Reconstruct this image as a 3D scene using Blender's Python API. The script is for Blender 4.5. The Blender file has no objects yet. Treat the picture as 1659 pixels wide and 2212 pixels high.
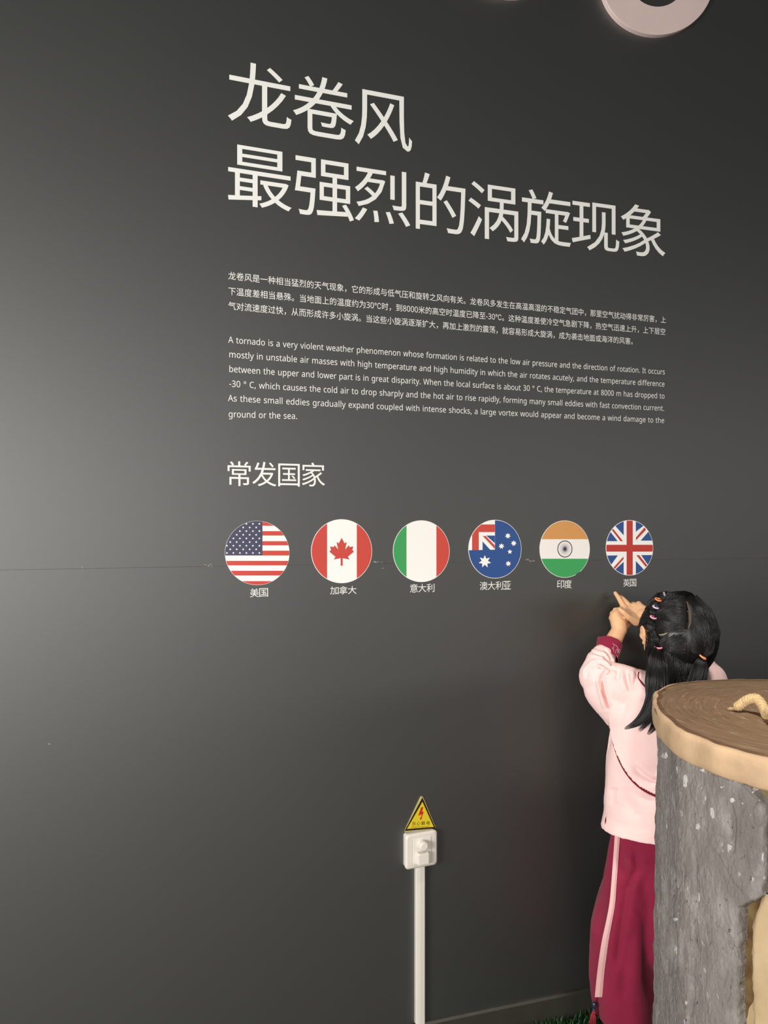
import bpy, bmesh, math, random
from mathutils import Vector, Matrix, noise
from mathutils.geometry import tessellate_polygon
from math import sin, cos, pi, radians, atan2, sqrt, exp

SC = bpy.context.scene
COL = SC.collection

# ------------------------------------------------------------------ camera, world, lights, exposure
H = 1.30            # camera height
F = 1700.0          # focal length in pixels of the 1659 x 2212 frame
CX, HY = 829.5, 1140.0
cam = bpy.data.cameras.new('camera')
cam.sensor_fit = 'VERTICAL'
cam.sensor_height = 36.0
cam.lens = 36.0 * F / 2212.0
cam.shift_y = (HY - 1106.0) / 2212.0
cam.clip_start = 0.02
cam_ob = bpy.data.objects.new('camera', cam)
COL.objects.link(cam_ob)
cam_ob.location = (0, 0, H)
cam_ob.rotation_euler = (pi / 2, 0, 0)
SC.camera = cam_ob
SC.view_settings.view_transform = 'Standard'
SC.view_settings.look = 'None'
SC.view_settings.gamma = 1.0
SC.view_settings.use_curve_mapping = False
SC.view_settings.exposure = 0.0

world = bpy.data.worlds.new('room_light')
SC.world = world
world.use_nodes = True
wn = world.node_tree.nodes
wn['Background'].inputs['Color'].default_value = (1.0, 0.97, 0.93, 1)
wn['Background'].inputs['Strength'].default_value = 0.05


def area_light(name, loc, target, sx, sy, power, color):
    d = bpy.data.lights.new(name, 'AREA')
    d.shape = 'RECTANGLE'
    d.size, d.size_y = sx, sy
    d.energy = power
    d.color = color
    o = bpy.data.objects.new(name, d)
    COL.objects.link(o)
    o.location = loc
    o.rotation_euler = (Vector(target) - Vector(loc)).to_track_quat('-Z', 'Y').to_euler()
    return o


area_light('window_daylight', (-2.0, -0.85, 1.28), (0.2, 1.9, 1.05), 1.1, 0.8, 118, (1.0, 0.97, 0.93))
area_light('hall_window', (0.15, -1.9, 1.40), (0.15, 1.9, 1.3), 2.2, 0.6, 50, (1.0, 0.97, 0.94))
area_light('far_window', (4.0, -0.9, 1.55), (0.6, 2.1, 1.35), 3.2, 0.6, 19, (1.0, 0.98, 0.95))
dl = area_light('ceiling_downlight', (0.80, 0.95, 3.1), (0.78, 1.25, 0.98), 0.25, 0.25, 5.0, (1.0, 0.95, 0.88))
dl.data.spread = radians(55)

# ------------------------------------------------------------------ the gently curved wall
D0, GA, GB = 1.77, -0.2005, 0.0183


def wall_depth(px):
    t = (px - 493.0) / 1000.0
    return D0 / (1 + GA * t + GB * t * t)


PXS = [-1800 + 10 * i for i in range(441)]
XY = [((p - CX) / F * wall_depth(p), wall_depth(p)) for p in PXS]
SS = [0.0]
for i in range(1, len(XY)):
    SS.append(SS[-1] + sqrt((XY[i][0] - XY[i - 1][0]) ** 2 + (XY[i][1] - XY[i - 1][1]) ** 2))


def S(px):
    f = (px + 1800) / 10.0
    i = max(0, min(len(SS) - 2, int(f)))
    return SS[i] + (f - i) * (SS[i + 1] - SS[i])


def wall_z(px, py):
    return H + (HY - py) / F * wall_depth(px)


def W(px, py):
    """a place on the wall: length along it and height"""
    return S(px), wall_z(px, py)


def wall_frame(s):
    lo, hi = 0, len(SS) - 2
    while lo < hi:
        m = (lo + hi + 1) // 2
        if SS[m] <= s: lo = m
        else: hi = m - 1
    f = (s - SS[lo]) / (SS[lo + 1] - SS[lo])
    a, b = Vector(XY[lo]), Vector(XY[lo + 1])
    p = a.lerp(b, f)
    a2 = Vector(XY[max(0, lo - 6)]); b2 = Vector(XY[min(len(XY) - 1, lo + 7)])
    t = (b2 - a2).normalized()
    return p, t, Vector((t.y, -t.x))


def wp(s, z, off=0.0):
    p, t, n = wall_frame(s)
    return Vector((p.x + n.x * off, p.y + n.y * off, z))


def P(px, py, y):
    """the point at depth y seen at pixel px, py"""
    return Vector(((px - CX) / F * y, y, H + (HY - py) / F * y))


# ------------------------------------------------------------------ helpers
def lin(c):
    return tuple(((v / 255.0) / 12.92 if v <= 10 else (((v / 255.0) + 0.055) / 1.055) ** 2.4) for v in c) + (1,)


def mat(name, rgb, rough=0.6, spec=0.5, var=0.0, scale=30.0, bump=0.0, bscale=200.0, sheen=0.0, metal=0.0, stretch=(1, 1, 1), rgb2=None):
    m = bpy.data.materials.new(name)
    m.use_nodes = True
    nt = m.node_tree; N = nt.nodes; L = nt.links
    b = N['Principled BSDF']
    c = lin(rgb)
    b.inputs['Base Color'].default_value = c
    b.inputs['Roughness'].default_value = rough
    b.inputs['Specular IOR Level'].default_value = spec
    b.inputs['Metallic'].default_value = metal
    if sheen:
        b.inputs['Sheen Weight'].default_value = sheen
    tc = N.new('ShaderNodeTexCoord'); mp = N.new('ShaderNodeMapping')
    mp.inputs['Scale'].default_value = stretch
    L.new(tc.outputs['Object'], mp.inputs['Vector'])
    if var or rgb2:
        n = N.new('ShaderNodeTexNoise'); n.inputs['Scale'].default_value = scale; n.inputs['Detail'].default_value = 5
        L.new(mp.outputs['Vector'], n.inputs['Vector'])
        r = N.new('ShaderNodeValToRGB')
        if rgb2:
            ca, cb = c, lin(rgb2)
        else:
            ca = tuple(v * (1 - var) for v in c[:3]) + (1,); cb = tuple(min(1, v * (1 + var)) for v in c[:3]) + (1,)
        r.color_ramp.elements[0].position = 0.35; r.color_ramp.elements[0].color = ca
        r.color_ramp.elements[1].position = 0.65; r.color_ramp.elements[1].color = cb
        L.new(n.outputs['Fac'], r.inputs['Fac']); L.new(r.outputs['Color'], b.inputs['Base Color'])
    if bump:
        n2 = N.new('ShaderNodeTexNoise'); n2.inputs['Scale'].default_value = bscale; n2.inputs['Detail'].default_value = 4
        L.new(mp.outputs['Vector'], n2.inputs['Vector'])
        bp = N.new('ShaderNodeBump'); bp.inputs['Strength'].default_value = bump; bp.inputs['Distance'].default_value = 0.002
        L.new(n2.outputs['Fac'], bp.inputs['Height']); L.new(bp.outputs['Normal'], b.inputs['Normal'])
    return m


class MB:
    def __init__(self):
        self.v = []; self.f = []; self.mi = []

    def add(self, vs, fs, mi=0):
        o = len(self.v)
        self.v += [tuple(v) for v in vs]
        self.f += [tuple(i + o for i in f) for f in fs]
        self.mi += [mi] * len(fs)

    def build(self, name, mats, parent=None, smooth=False, loc=None):
        me = bpy.data.meshes.new(name)
        vs = self.v
        if loc is not None:
            l = Vector(loc); vs = [tuple(Vector(v) - l) for v in vs]
        me.from_pydata(vs, [], self.f)
        if not isinstance(mats, (list, tuple)): mats = [mats]
        for m in mats: me.materials.append(m)
        if len(mats) > 1:
            for p, i in zip(me.polygons, self.mi): p.material_index = i
        if smooth:
            for p in me.polygons: p.use_smooth = True
        me.update()
        o = bpy.data.objects.new(name, me)
        COL.objects.link(o)
        if loc is not None: o.location = loc
        if parent is not None:
            o.parent = parent
            o.location = Vector(loc if loc is not None else (0, 0, 0)) - parent_world(parent)
        return o


def parent_world(p):
    l = Vector(p.location)
    while p.parent is not None:
        p = p.parent; l += Vector(p.location)
    return l


def tag(o, label, cat, group=None):
    o['label'] = label; o['category'] = cat
    if group: o['group'] = group
    return o


def thing(name, label, cat, loc=(0, 0, 0), group=None):
    o = bpy.data.objects.new(name, None)
    o.empty_display_size = 0.05
    COL.objects.link(o); o.location = loc
    return tag(o, label, cat, group)


def structure(o):
    o['kind'] = 'structure'
    return o


def fix_normals(o):
    bm = bmesh.new(); bm.from_mesh(o.data)
    bmesh.ops.recalc_face_normals(bm, faces=bm.faces)
    bm.to_mesh(o.data); bm.free()
    return o


def tube(mb, pts, radii, n=10, mi=0, cap=True, flat=None):
    pts = [Vector(p) for p in pts]
    rings = []
    up = Vector((0.13, 0.31, 0.94)).normalized()
    for i, p in enumerate(pts):
        t = (pts[min(i + 1, len(pts) - 1)] - pts[max(i - 1, 0)]).normalized()
        a = t.cross(up)
        if a.length < 1e-3: a = t.cross(Vector((1, 0, 0)))
        a.normalize(); b = t.cross(a)
        up = b if b.dot(up) > 0 else -b
        a = t.cross(up).normalized(); b = up
        r = radii[i] if isinstance(radii, (list, tuple)) else radii
        ra, rb = r if isinstance(r, tuple) else (r, r)
        rings.append([p + a * ra * cos(2 * pi * k / n) + b * rb * sin(2 * pi * k / n) for k in range(n)])
    vs = [v for r in rings for v in r]
    fs = []
    for i in range(len(rings) - 1):
        for k in range(n):
            k2 = (k + 1) % n
            fs.append((i * n + k, i * n + k2, (i + 1) * n + k2, (i + 1) * n + k))
    if cap:
        fs.append(tuple(range(n))[::-1]); fs.append(tuple((len(rings) - 1) * n + k for k in range(n)))
    mb.add(vs, fs, mi)


def seg_dist(x, y, pl):
    best = 1e9; side = 0; tt = 0
    n = len(pl) - 1
    for i in range(n):
        ax, ay = pl[i]; bx_, by = pl[i + 1]
        dx, dy = bx_ - ax, by - ay; L2 = dx * dx + dy * dy
        u = max(0, min(1, ((x - ax) * dx + (y - ay) * dy) / L2))
        qx, qy = ax + u * dx, ay + u * dy; d = sqrt((x - qx) ** 2 + (y - qy) ** 2)
        if d < best: best = d; side = (x - ax) * dy - (y - ay) * dx; tt = (i + u) / n
    return best, side, tt


def project(v): return CX + F * v.x / v.y, HY + F * (H - v.z) / v.y


def catmull(pts, k=6):
    pts = [Vector(p) for p in pts]
    out = []
    for i in range(len(pts) - 1):
        p0 = pts[max(0, i - 1)]; p1 = pts[i]; p2 = pts[i + 1]; p3 = pts[min(len(pts) - 1, i + 2)]
        for j in range(k):
            t = j / k
            out.append(0.5 * ((2 * p1) + (p2 - p0) * t + (2 * p0 - 5 * p1 + 4 * p2 - p3) * t * t + (3 * p1 - p0 - 3 * p2 + p3) * t ** 3))
    out.append(pts[-1])
    return out


# flat vinyl on the wall: polygons given as (s, z)
def wall_poly(mb, poly, off, mi=0):
    pts = [Vector((a, b, 0)) for a, b in poly]
    tris = tessellate_polygon([pts])
    fs = []
    for t in tris:
        a, b, c = (pts[i] for i in t)
        fs.append(t if (b - a).cross(c - a).z > 0 else (t[0], t[2], t[1]))
    mb.add([wp(a, b, off) for a, b in poly], fs, mi)


def prism_on_wall(mb, poly, off0, off1, mi=0):
    n = len(poly)
    ar = sum(poly[i][0] * poly[(i + 1) % n][1] - poly[(i + 1) % n][0] * poly[i][1] for i in range(n))
    if ar < 0: poly = poly[::-1]
    wall_poly(mb, poly, off1, mi)
    vs = [wp(a, b, off0) for a, b in poly] + [wp(a, b, off1) for a, b in poly]
    mb.add(vs, [(i, (i + 1) % n, n + (i + 1) % n, n + i) for i in range(n)], mi)


# ------------------------------------------------------------------ wall, baseboard, floor
M_wall = mat('dark_grey_satin_paint', (30, 32, 28), rough=0.5, spec=1.0, var=0.05, scale=3.0, bump=0.03, bscale=260)
M_wall.node_tree.nodes['Principled BSDF'].inputs['Coat Weight'].default_value = 1.0
M_wall.node_tree.nodes['Principled BSDF'].inputs['Coat IOR'].default_value = 1.66
M_wall.node_tree.nodes['Principled BSDF'].inputs['Coat Roughness'].default_value = 0.5
M_base = mat('baseboard_paint', (54, 53, 46), rough=0.5, spec=0.5, var=0.08, scale=20)
M_floor = mat('grey_floor', (70, 70, 68), rough=0.7, var=0.1, scale=15)
M_white = mat('white_vinyl', (240, 239, 233), rough=0.5, spec=0.3)
SEAM = 1.2135


def wall_strip(name, prof, m, step=4):
    """sweep a profile of (offset, z) along the wall"""
    mb = MB()
    idx = list(range(0, len(SS), step))
    n = len(prof)
    for j in idx:
        mb.v += [tuple(wp(SS[j], z, o)) for o, z in prof]
    for k in range(len(idx) - 1):
        for i in range(n):
            i2 = (i + 1) % n
            mb.f.append((k * n + i, (k + 1) * n + i, (k + 1) * n + i2, k * n + i2)); mb.mi.append(0)
    mb.f.append(tuple(range(n))); mb.mi.append(0)
    mb.f.append(tuple((len(idx) - 1) * n + i for i in range(n))[::-1]); mb.mi.append(0)
    return fix_normals(mb.build(name, m))


w_ = structure(wall_strip('wall_back', [(-0.12, 0), (0, 0), (0, SEAM - 0.0002), (-0.00025, SEAM + 0.0004), (-0.00025, 3.5), (-0.12, 3.5)], M_wall))
b_ = structure(wall_strip('baseboard_back', [(-0.0005, 0.0), (0.012, 0.0), (0.012, 0.0880), (0.0065, 0.0925), (-0.0005, 0.0925)], M_base))
fb = MB()
fb.add([(-3, -3, 0), (5, -3, 0), (5, 5, 0), (-3, 5, 0), (-3, -3, -0.08), (5, -3, -0.08), (5, 5, -0.08), (-3, 5, -0.08)],
       [(0, 1, 2, 3), (7, 6, 5, 4), (0, 4, 5, 1), (1, 5, 6, 2), (2, 6, 7, 3), (3, 7, 4, 0)])
structure(fb.build('floor', M_floor))

# pale scuffs and filler left along the panel joint
random.seed(5)
M_scuff = mat('pale_filler', (150, 148, 138), rough=0.8)
sc_ = MB()
for px, py, wpx, hpx, k in ((447, 1221, 22, 6, 7), (817, 1214, 18, 4, 8), (1150, 1211, 12, 4, 5), (182, 1226, 14, 4, 2), (826, 1221, 4, 14, 3), (1139, 1209, 10, 3, 3), (105, 1610, 5, 9, 2), (910, 1250, 5, 5, 2)):
    for q in range(k):
        x = px + random.uniform(-.5, .5) * wpx; y = py + random.uniform(-.5, .5) * hpx
        r = random.uniform(.8, 2.2)
        poly = []
        for a in range(7):
            rr = r * random.uniform(.5, 1.2)
            poly.append(W(x + rr * 1.5 * cos(a * 2 * pi / 7), y - rr * .6 * sin(a * 2 * pi / 7)))
        wall_poly(sc_, poly, 0.0005)
sc_.build('scuff_mark', M_scuff, parent=w_)

# outlines of the Latin letters of the English text: advance, then closed outlines
LATIN_TXT = ''',107|77,42,68,12,56,-21,43,-52,16,-52,24,-19,31,15,36,47,74,47~-129|16,92,16,123,113,123,113,92~.107|29,22,31,34,36,43,53,49,71,43,77,34,79,22,77,9,71,1,53,-6,36,1,31,9~0229|210,144,204,81,188,35,175,18,158,6,138,-2,114,-4,85,0,61,14,43,35,30,64,22,101,20,144,22,187,29,223,41,252,59,273,84,286,114,291,144,286,168,273,186,252,199,223,207,187|55,144,61,78,68,55,80,39,95,29,114,26,134,29,149,39,160,55,168,78,174,144,168,209,160,231,149,248,134,257,114,261,95,257,80,248,68,231,61,209~3229|198,219,190,186,170,163,138,151,138,149,168,142,190,128,202,107,206,81,204,58,195,37,180,20,159,7,131,-1,97,-4,55,-1,18,12,18,45,57,31,97,26,130,29,153,41,165,59,170,82,167,98,160,111,149,121,133,128,89,133,62,133,62,163,90,163,129,170,153,189,162,217,158,235,148,249,131,258,109,261,82,258,59,249,37,237,20,261,58,281,82,288,109,290,148,285,176,270,192,247~8229|114,290,159,282,176,273,189,259,197,242,200,222,193,192,173,169,146,152,178,133,201,108,207,92,209,74,206,52,198,33,184,17,165,6,142,-2,115,-4,87,-2,63,5,44,16,31,31,22,50,20,73,22,91,28,107,50,132,79,150,54,168,35,191,29,222,32,242,40,259,53,273,71,282|54,73,58,53,69,38,88,28,115,24,140,28,159,38,171,54,175,74,167,98,147,117,115,133,108,135,79,119,60,99|114,262,94,259,78,251,67,238,63,221,70,196,89,179,116,165,141,178,159,196,165,221,162,238,151,251,135,259~A256|219,0,184,89,71,89,36,0,0,0,112,287,144,287,256,0|141,207,137,219,132,236,128,250,123,234,119,219,115,207,83,121,173,121~C253|162,259,120,251,103,241,89,228,69,191,63,143,65,110,74,82,87,59,106,42,131,31,161,28,197,31,230,39,230,8,197,-1,156,-4,116,1,83,14,57,36,39,65,28,102,24,144,27,175,33,203,45,228,60,249,79,267,103,280,131,288,162,290,204,286,241,273,227,243,197,254~D293|268,146,264,102,250,65,229,37,199,16,162,4,119,0,39,0,39,286,127,286,168,282,202,270,230,250,251,223,264,188|230,145,227,179,218,207,202,229,181,244,154,252,122,255,75,255,75,31,114,31,165,38,201,60,223,95~E223|199,0,39,0,39,286,199,286,199,255,75,255,75,165,192,165,192,134,75,134,75,32,199,32~G292|163,151,262,151,262,11,215,0,162,-4,121,0,87,14,60,35,40,65,28,101,24,143,29,185,42,221,64,250,93,272,129,286,173,290,218,286,258,273,245,242,210,254,171,259,139,255,112,245,91,228,75,205,65,176,62,143,65,111,73,83,87,59,108,42,135,31,170,27,202,29,226,34,226,119,163,119~H297|258,0,222,0,222,134,75,134,75,0,39,0,39,286,75,286,75,165,222,165,222,286,258,286~I136|119,0,16,0,16,21,50,28,50,257,16,265,16,286,119,286,119,265,86,257,86,28,119,21~K248|248,0,206,0,104,137,75,111,75,0,39,0,39,286,75,286,75,145,99,172,124,200,202,286,244,286,130,162~L210|39,0,39,286,75,286,75,32,200,32,200,0~N305|266,0,224,0,71,238,69,238,70,216,72,189,72,160,72,0,39,0,39,286,81,286,233,49,235,49,234,69,233,97,232,125,232,286,266,286~O313|289,144,287,112,280,83,270,58,255,36,237,19,214,6,187,-1,157,-4,125,-1,98,7,75,19,57,37,43,58,32,83,24,144,28,185,39,221,57,250,83,272,116,286,157,291,197,286,229,272,255,251,274,221,285,185|63,144,65,110,73,81,85,58,104,41,127,31,157,27,186,31,210,41,228,58,241,81,248,110,251,144,245,192,228,228,199,251,157,259,128,256,104,245,85,228,73,205,65,177~R249|118,286,150,284,177,277,197,266,211,250,219,230,222,205,220,184,214,167,192,143,165,128,243,0,201,0,132,118,75,118,75,0,39,0,39,286|116,255,75,255,75,149,118,149,148,152,169,163,181,180,185,203,183,220,177,233,168,243,155,250~S220|201,77,198,53,189,33,174,17,153,6,128,-2,99,-4,68,-2,42,2,20,10,20,44,56,32,101,27,136,33,158,49,165,73,159,97,139,115,98,132,66,147,43,165,29,188,24,217,27,239,36,256,50,271,68,281,90,288,115,290,159,286,194,274,183,243,151,254,115,259,85,253,67,239,61,217,67,193,86,176,123,159,166,139,192,114,199,97~T223|130,0,93,0,93,255,4,255,4,286,219,286,219,255,130,255~W373|368,286,291,0,255,0,199,188,194,205,190,222,187,236,185,244,183,236,180,222,176,205,171,186,117,0,81,0,5,286,43,286,87,111,91,93,95,76,98,59,101,43,103,60,107,77,111,95,116,113,166,286,204,286,256,112,261,94,266,75,269,58,272,43,275,64,280,87,286,112,330,286~a225|115,219,150,214,174,201,188,179,192,146,192,0,167,0,160,30,158,30,139,11,117,0,86,-4,52,3,38,11,27,24,21,40,18,60,25,88,44,109,76,123,121,128,158,130,158,142,155,165,146,180,132,187,113,190,81,185,53,174,42,200,75,213|126,104,92,100,70,91,59,77,55,59,58,44,66,33,79,27,94,24,119,28,140,39,153,59,158,86,158,105~b247|69,231,69,205,67,186,69,186,95,209,113,216,136,219,172,212,200,191,218,156,225,107,222,74,214,46,200,24,182,8,161,-1,136,-4,113,-2,95,5,69,27,67,27,59,0,34,0,34,305,69,305|130,189,109,187,94,181,82,170,75,154,69,109,69,107,73,72,82,46,101,31,131,25,156,31,174,47,184,72,188,108,184,143,174,169,156,184~c192|120,-4,93,-1,70,8,50,22,35,44,25,72,22,106,25,142,35,171,51,192,71,207,95,216,123,219,154,216,179,207,168,178,146,185,122,188,102,186,86,179,74,167,65,152,59,107,65,63,74,47,86,36,101,29,120,26,151,30,176,39,176,8,152,-1~d247|110,-4,74,3,46,24,28,59,22,107,28,156,46,191,75,212,111,219,140,215,162,203,177,187,180,187,178,203,177,219,177,305,213,305,213,0,184,0,179,29,177,29,162,12,140,0|116,25,145,30,164,44,174,67,178,100,178,107,174,142,164,168,146,184,115,190,91,184,73,167,62,140,59,106,62,72,73,47,91,31~e226|117,219,143,216,165,207,182,192,195,173,203,149,206,122,206,101,59,101,64,69,77,45,99,31,127,26,163,30,196,41,196,10,164,-1,126,-4,97,-1,72,8,51,24,35,46,25,73,22,106,25,139,34,166,48,189,67,205,90,216|117,190,94,186,77,174,65,154,59,129,169,129,163,161,146,182,133,188~f138|133,188,79,188,79,0,44,0,44,188,6,188,6,204,44,216,44,229,46,254,52,273,62,288,76,299,93,305,113,307,137,305,155,300,146,272,131,276,114,278,98,275,88,266,81,251,79,229,79,215,133,215~g247|110,219,149,211,164,201,178,186,180,186,184,215,213,215,213,-4,210,-32,202,-55,189,-73,170,-86,146,-94,116,-96,74,-93,39,-83,39,-50,75,-63,118,-67,143,-63,162,-51,174,-32,178,-6,178,2,178,16,179,28,177,28,165,14,149,4,111,-4,74,3,46,25,28,60,22,107,28,153,46,189,73,211|115,189,98,187,84,180,73,168,65,152,59,107,62,72,73,46,91,30,116,25,144,29,163,42,174,65,178,99,178,107,171,154,163,170,151,181,135,187~h248|69,215,69,200,67,185,70,185,87,204,110,215,137,219,161,216,180,210,196,200,206,185,213,165,215,140,215,0,180,0,180,138,178,160,169,176,154,186,132,189,111,187,95,180,83,169,75,154,69,111,69,0,34,0,34,305,69,305~i103|69,215,69,0,34,0,34,215|52,296,66,290,73,273,66,256,52,251,37,256,31,273,37,290~k214|69,146,68,129,67,111,69,111,76,120,86,132,95,142,163,215,204,215,117,123,211,0,168,0,93,100,69,79,69,0,34,0,34,305,69,305~l103|69,0,34,0,34,305,69,305~m375|270,219,302,214,324,200,338,176,342,140,342,0,308,0,308,138,305,160,297,176,283,186,264,189,237,185,219,171,209,149,206,119,206,0,171,0,171,138,166,167,152,184,127,189,107,187,93,180,82,169,75,154,69,111,69,0,34,0,34,215,63,215,68,186,70,186,86,204,108,215,133,219,156,217,175,210,189,199,199,183,201,183,214,199,230,210,250,217~n248|138,219,171,214,196,200,210,176,215,140,215,0,180,0,180,138,178,160,169,176,154,186,132,189,102,184,83,169,73,145,69,111,69,0,34,0,34,215,63,215,68,186,70,186,88,204,111,215~o243|221,108,214,60,194,25,162,3,121,-4,81,3,50,25,29,60,22,108,25,141,34,168,49,190,69,206,93,216,122,219,149,216,173,206,193,190,208,168,218,141|59,108,65,64,74,47,86,35,102,28,121,25,141,28,157,35,169,47,178,64,184,108,178,152,169,168,157,179,141,187,121,189,93,184,73,168,62,142~p247|136,219,172,212,200,191,218,157,225,108,222,74,214,46,200,24,183,9,161,-1,136,-4,107,0,85,12,69,27,67,27,69,10,69,-8,69,-96,34,-96,34,215,63,215,68,186,69,186,85,202,106,215|130,189,110,187,95,181,84,171,76,156,69,115,69,108,75,63,83,47,94,35,110,28,131,25,149,28,163,36,174,49,182,66,188,108,184,141,174,167,156,184~r166|134,219,147,218,160,217,155,184,144,186,132,187,108,182,88,167,74,144,69,115,69,0,34,0,34,215,63,215,67,176,69,176,85,197,107,213~s192|174,59,171,40,164,24,151,12,134,3,88,-4,50,0,21,10,21,42,52,30,89,24,112,27,128,33,137,43,140,56,136,71,120,83,87,98,51,114,28,133,22,146,20,162,26,186,43,204,68,215,101,219,138,215,170,204,158,176,129,186,99,190,66,183,57,175,54,164,59,149,77,137,109,123,144,107,166,88~t145|106,25,122,26,136,29,136,2,120,-2,100,-4,69,2,56,10,46,22,39,39,37,63,37,188,6,188,6,204,37,219,51,264,72,264,72,215,134,215,134,188,72,188,72,63,75,46,82,34,92,27~u248|214,215,214,0,185,0,180,28,178,28,160,10,137,-1,110,-4,86,-2,67,4,51,15,40,30,34,49,32,74,32,215,67,215,67,77,70,54,79,38,94,28,115,25,137,28,153,34,165,45,173,61,178,103,178,215~v204|81,0,0,215,38,215,83,88,90,69,97,48,101,31,102,31,107,48,114,69,120,88,166,215,204,215,122,0~w315|173,121,168,138,164,154,160,168,158,178,156,178,154,168,151,154,147,138,142,121,103,0,63,0,4,215,41,215,71,101,77,77,82,55,85,36,86,36,89,49,92,64,96,80,101,94,139,215,177,215,214,94,220,75,225,54,229,37,230,37,233,54,238,76,245,101,275,215,311,215,251,0,210,0~x212|85,110,11,215,51,215,106,134,161,215,201,215,127,110,205,0,165,0,106,86,47,0,7,0~y204|0,215,38,215,85,93,92,72,98,52,103,34,104,34,112,60,123,93,166,215,204,215,112,-30,94,-65,69,-88,53,-94,34,-96,17,-95,4,-93,4,-65,15,-67,28,-67,50,-63,65,-50,76,-29,87,-1~°172|86,167,52,175,30,197,22,229,30,261,52,282,86,290,119,282,142,261,150,229,142,197,119,175|86,191,103,193,114,201,121,213,123,229,121,244,114,257,102,264,86,267,69,264,57,257,50,244,48,229,50,213,57,201,69,193~ 104'''
# ------------------------------------------------------------------ lettering
GLYPHS = {}


def cjk(ch):
    """outline of one Chinese character from Blender's own font: (verts, faces, bbox)"""
    if ch not in GLYPHS:
        c = bpy.data.curves.new('g', 'FONT'); c.body = ch; c.size = 1; c.resolution_u = 4
        o = bpy.data.objects.new('g', c); COL.objects.link(o)
        bpy.context.view_layer.update()
        me = o.to_mesh()
        v = [(p.co.x, p.co.y) for p in me.vertices]
        f = [tuple(p.vertices) for p in me.polygons]
        o.to_mesh_clear()
        bpy.data.objects.remove(o); bpy.data.curves.remove(c)
        GLYPHS[ch] = (v, f, (min(a for a, b in v), max(a for a, b in v), min(b for a, b in v), max(b for a, b in v)))
    return GLYPHS[ch]


LATIN = {}


def latin(ch):
    if ch not in LATIN:
        adv, spl = LATIN_SRC[ch]
        if not spl:
            LATIN[ch] = ([], [], adv)
        else:
            c = bpy.data.curves.new('g', 'CURVE'); c.dimensions = '2D'; c.fill_mode = 'FRONT'
            for q in spl:
                s = c.splines.new('POLY'); s.points.add(len(q) // 2 - 1); s.use_cyclic_u = True
                for i in range(len(q) // 2):
                    s.points[i].co = (q[2 * i] / 500, q[2 * i + 1] / 500, 0, 1)
            o = bpy.data.objects.new('g', c); COL.objects.link(o)
            bpy.context.view_layer.update()
            me = o.to_mesh()
            v = [(p.co.x, p.co.y) for p in me.vertices]; f = [tuple(p.vertices) for p in me.polygons]
            o.to_mesh_clear(); bpy.data.objects.remove(o); bpy.data.curves.remove(c)
            LATIN[ch] = (v, f, adv)
    return LATIN[ch]


LATIN_SRC = {}
for it in LATIN_TXT.split('~'):
    ch = it[0]; parts = it[1:].split('|')
    LATIN_SRC[ch] = (int(parts[0]) / 500.0, [list(map(int, q.split(','))) for q in parts[1:] if q])


def facing(vs, fs):
    out = []
    for f in fs:
        a, b, c = (Vector((vs[i][0], vs[i][1], 0)) for i in f[:3])
        out.append(f if (b - a).cross(c - a).z > 0 else f[::-1])
    return out


def char_fit(mb, ch, px0, px1, top, bot, off=0.0006):
    v, f, (x0, x1, y0, y1) = cjk(ch)
    s0, s1 = S(px0), S(px1); z1, z0 = wall_z(*top), wall_z(*bot)
    mb.add([wp(s0 + (a - x0) / (x1 - x0) * (s1 - s0), z0 + (b - y0) / (y1 - y0) * (z1 - z0), off) for a, b in v], facing(v, f))


def at_wall(px, py):
    s, z = W(px, py); return wp(s, z, 0.0)


t = thing('wall_heading', 'large white heading of three Chinese characters, the topmost line of writing on the grey wall', 'lettering', at_wall(690, 300))
for ch, a, b, tp, bt in (('龙', 492.2, 629.4, (544, 136), (611.6, 280.3)), ('卷', 632.7, 764, (700.3, 167.6), (733, 302.3)), ('风', 766.3, 890, (779.5, 191.9), (878, 328.9))):
    mb = MB(); char_fit(mb, ch, a, b, tp, bt); mb.build('character', M_white, t)
t = thing('wall_heading', 'large white heading of eight Chinese characters, second line, above the small paragraphs', 'lettering', at_wall(960, 520))
for ch, a, b, tp, bt in (('最', 492.5, 629.8, (513.9, 312.5), (625.8, 457.7)), ('强', 636.7, 764.3, (636.7, 335.1), (755.2, 478.7)), ('烈', 766.2, 886, (771.5, 356.1), (878, 490.3)),
                         ('的', 897.9, 1005.2, (918.2, 372.7), (981.6, 505.6)), ('涡', 1011.7, 1119.4, (1023, 391.3), (1101.8, 522.5)), ('旋', 1125.3, 1233, (1147, 408.3), (1229.3, 535.8)),
                         ('现', 1235, 1337.5, (1237.2, 431.6), (1324, 547.1)), ('象', 1340.6, 1437, (1374.3, 441.8), (1431.8, 558.8))):
    mb = MB(); char_fit(mb, ch, a, b, tp, bt); mb.build('character', M_white, t)
t = thing('wall_subheading', 'medium white subheading of four Chinese characters above the row of round flags', 'lettering', at_wall(600, 1050))
for ch, a, b, tp, bt in (('常', 491.5, 541.4, (516.7, 996.6), (517, 1049.9)), ('发', 544.9, 596.9, (567.5, 997.6), (557.4, 1050.2)), ('国', 600.8, 647.5, (601, 1001.1), (603.4, 1050.5)), ('家', 652, 702, (675.7, 999.3), (672, 1050.8))):
    mb = MB(); char_fit(mb, ch, a, b, tp, bt); mb.build('character', M_white, t)

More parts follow.
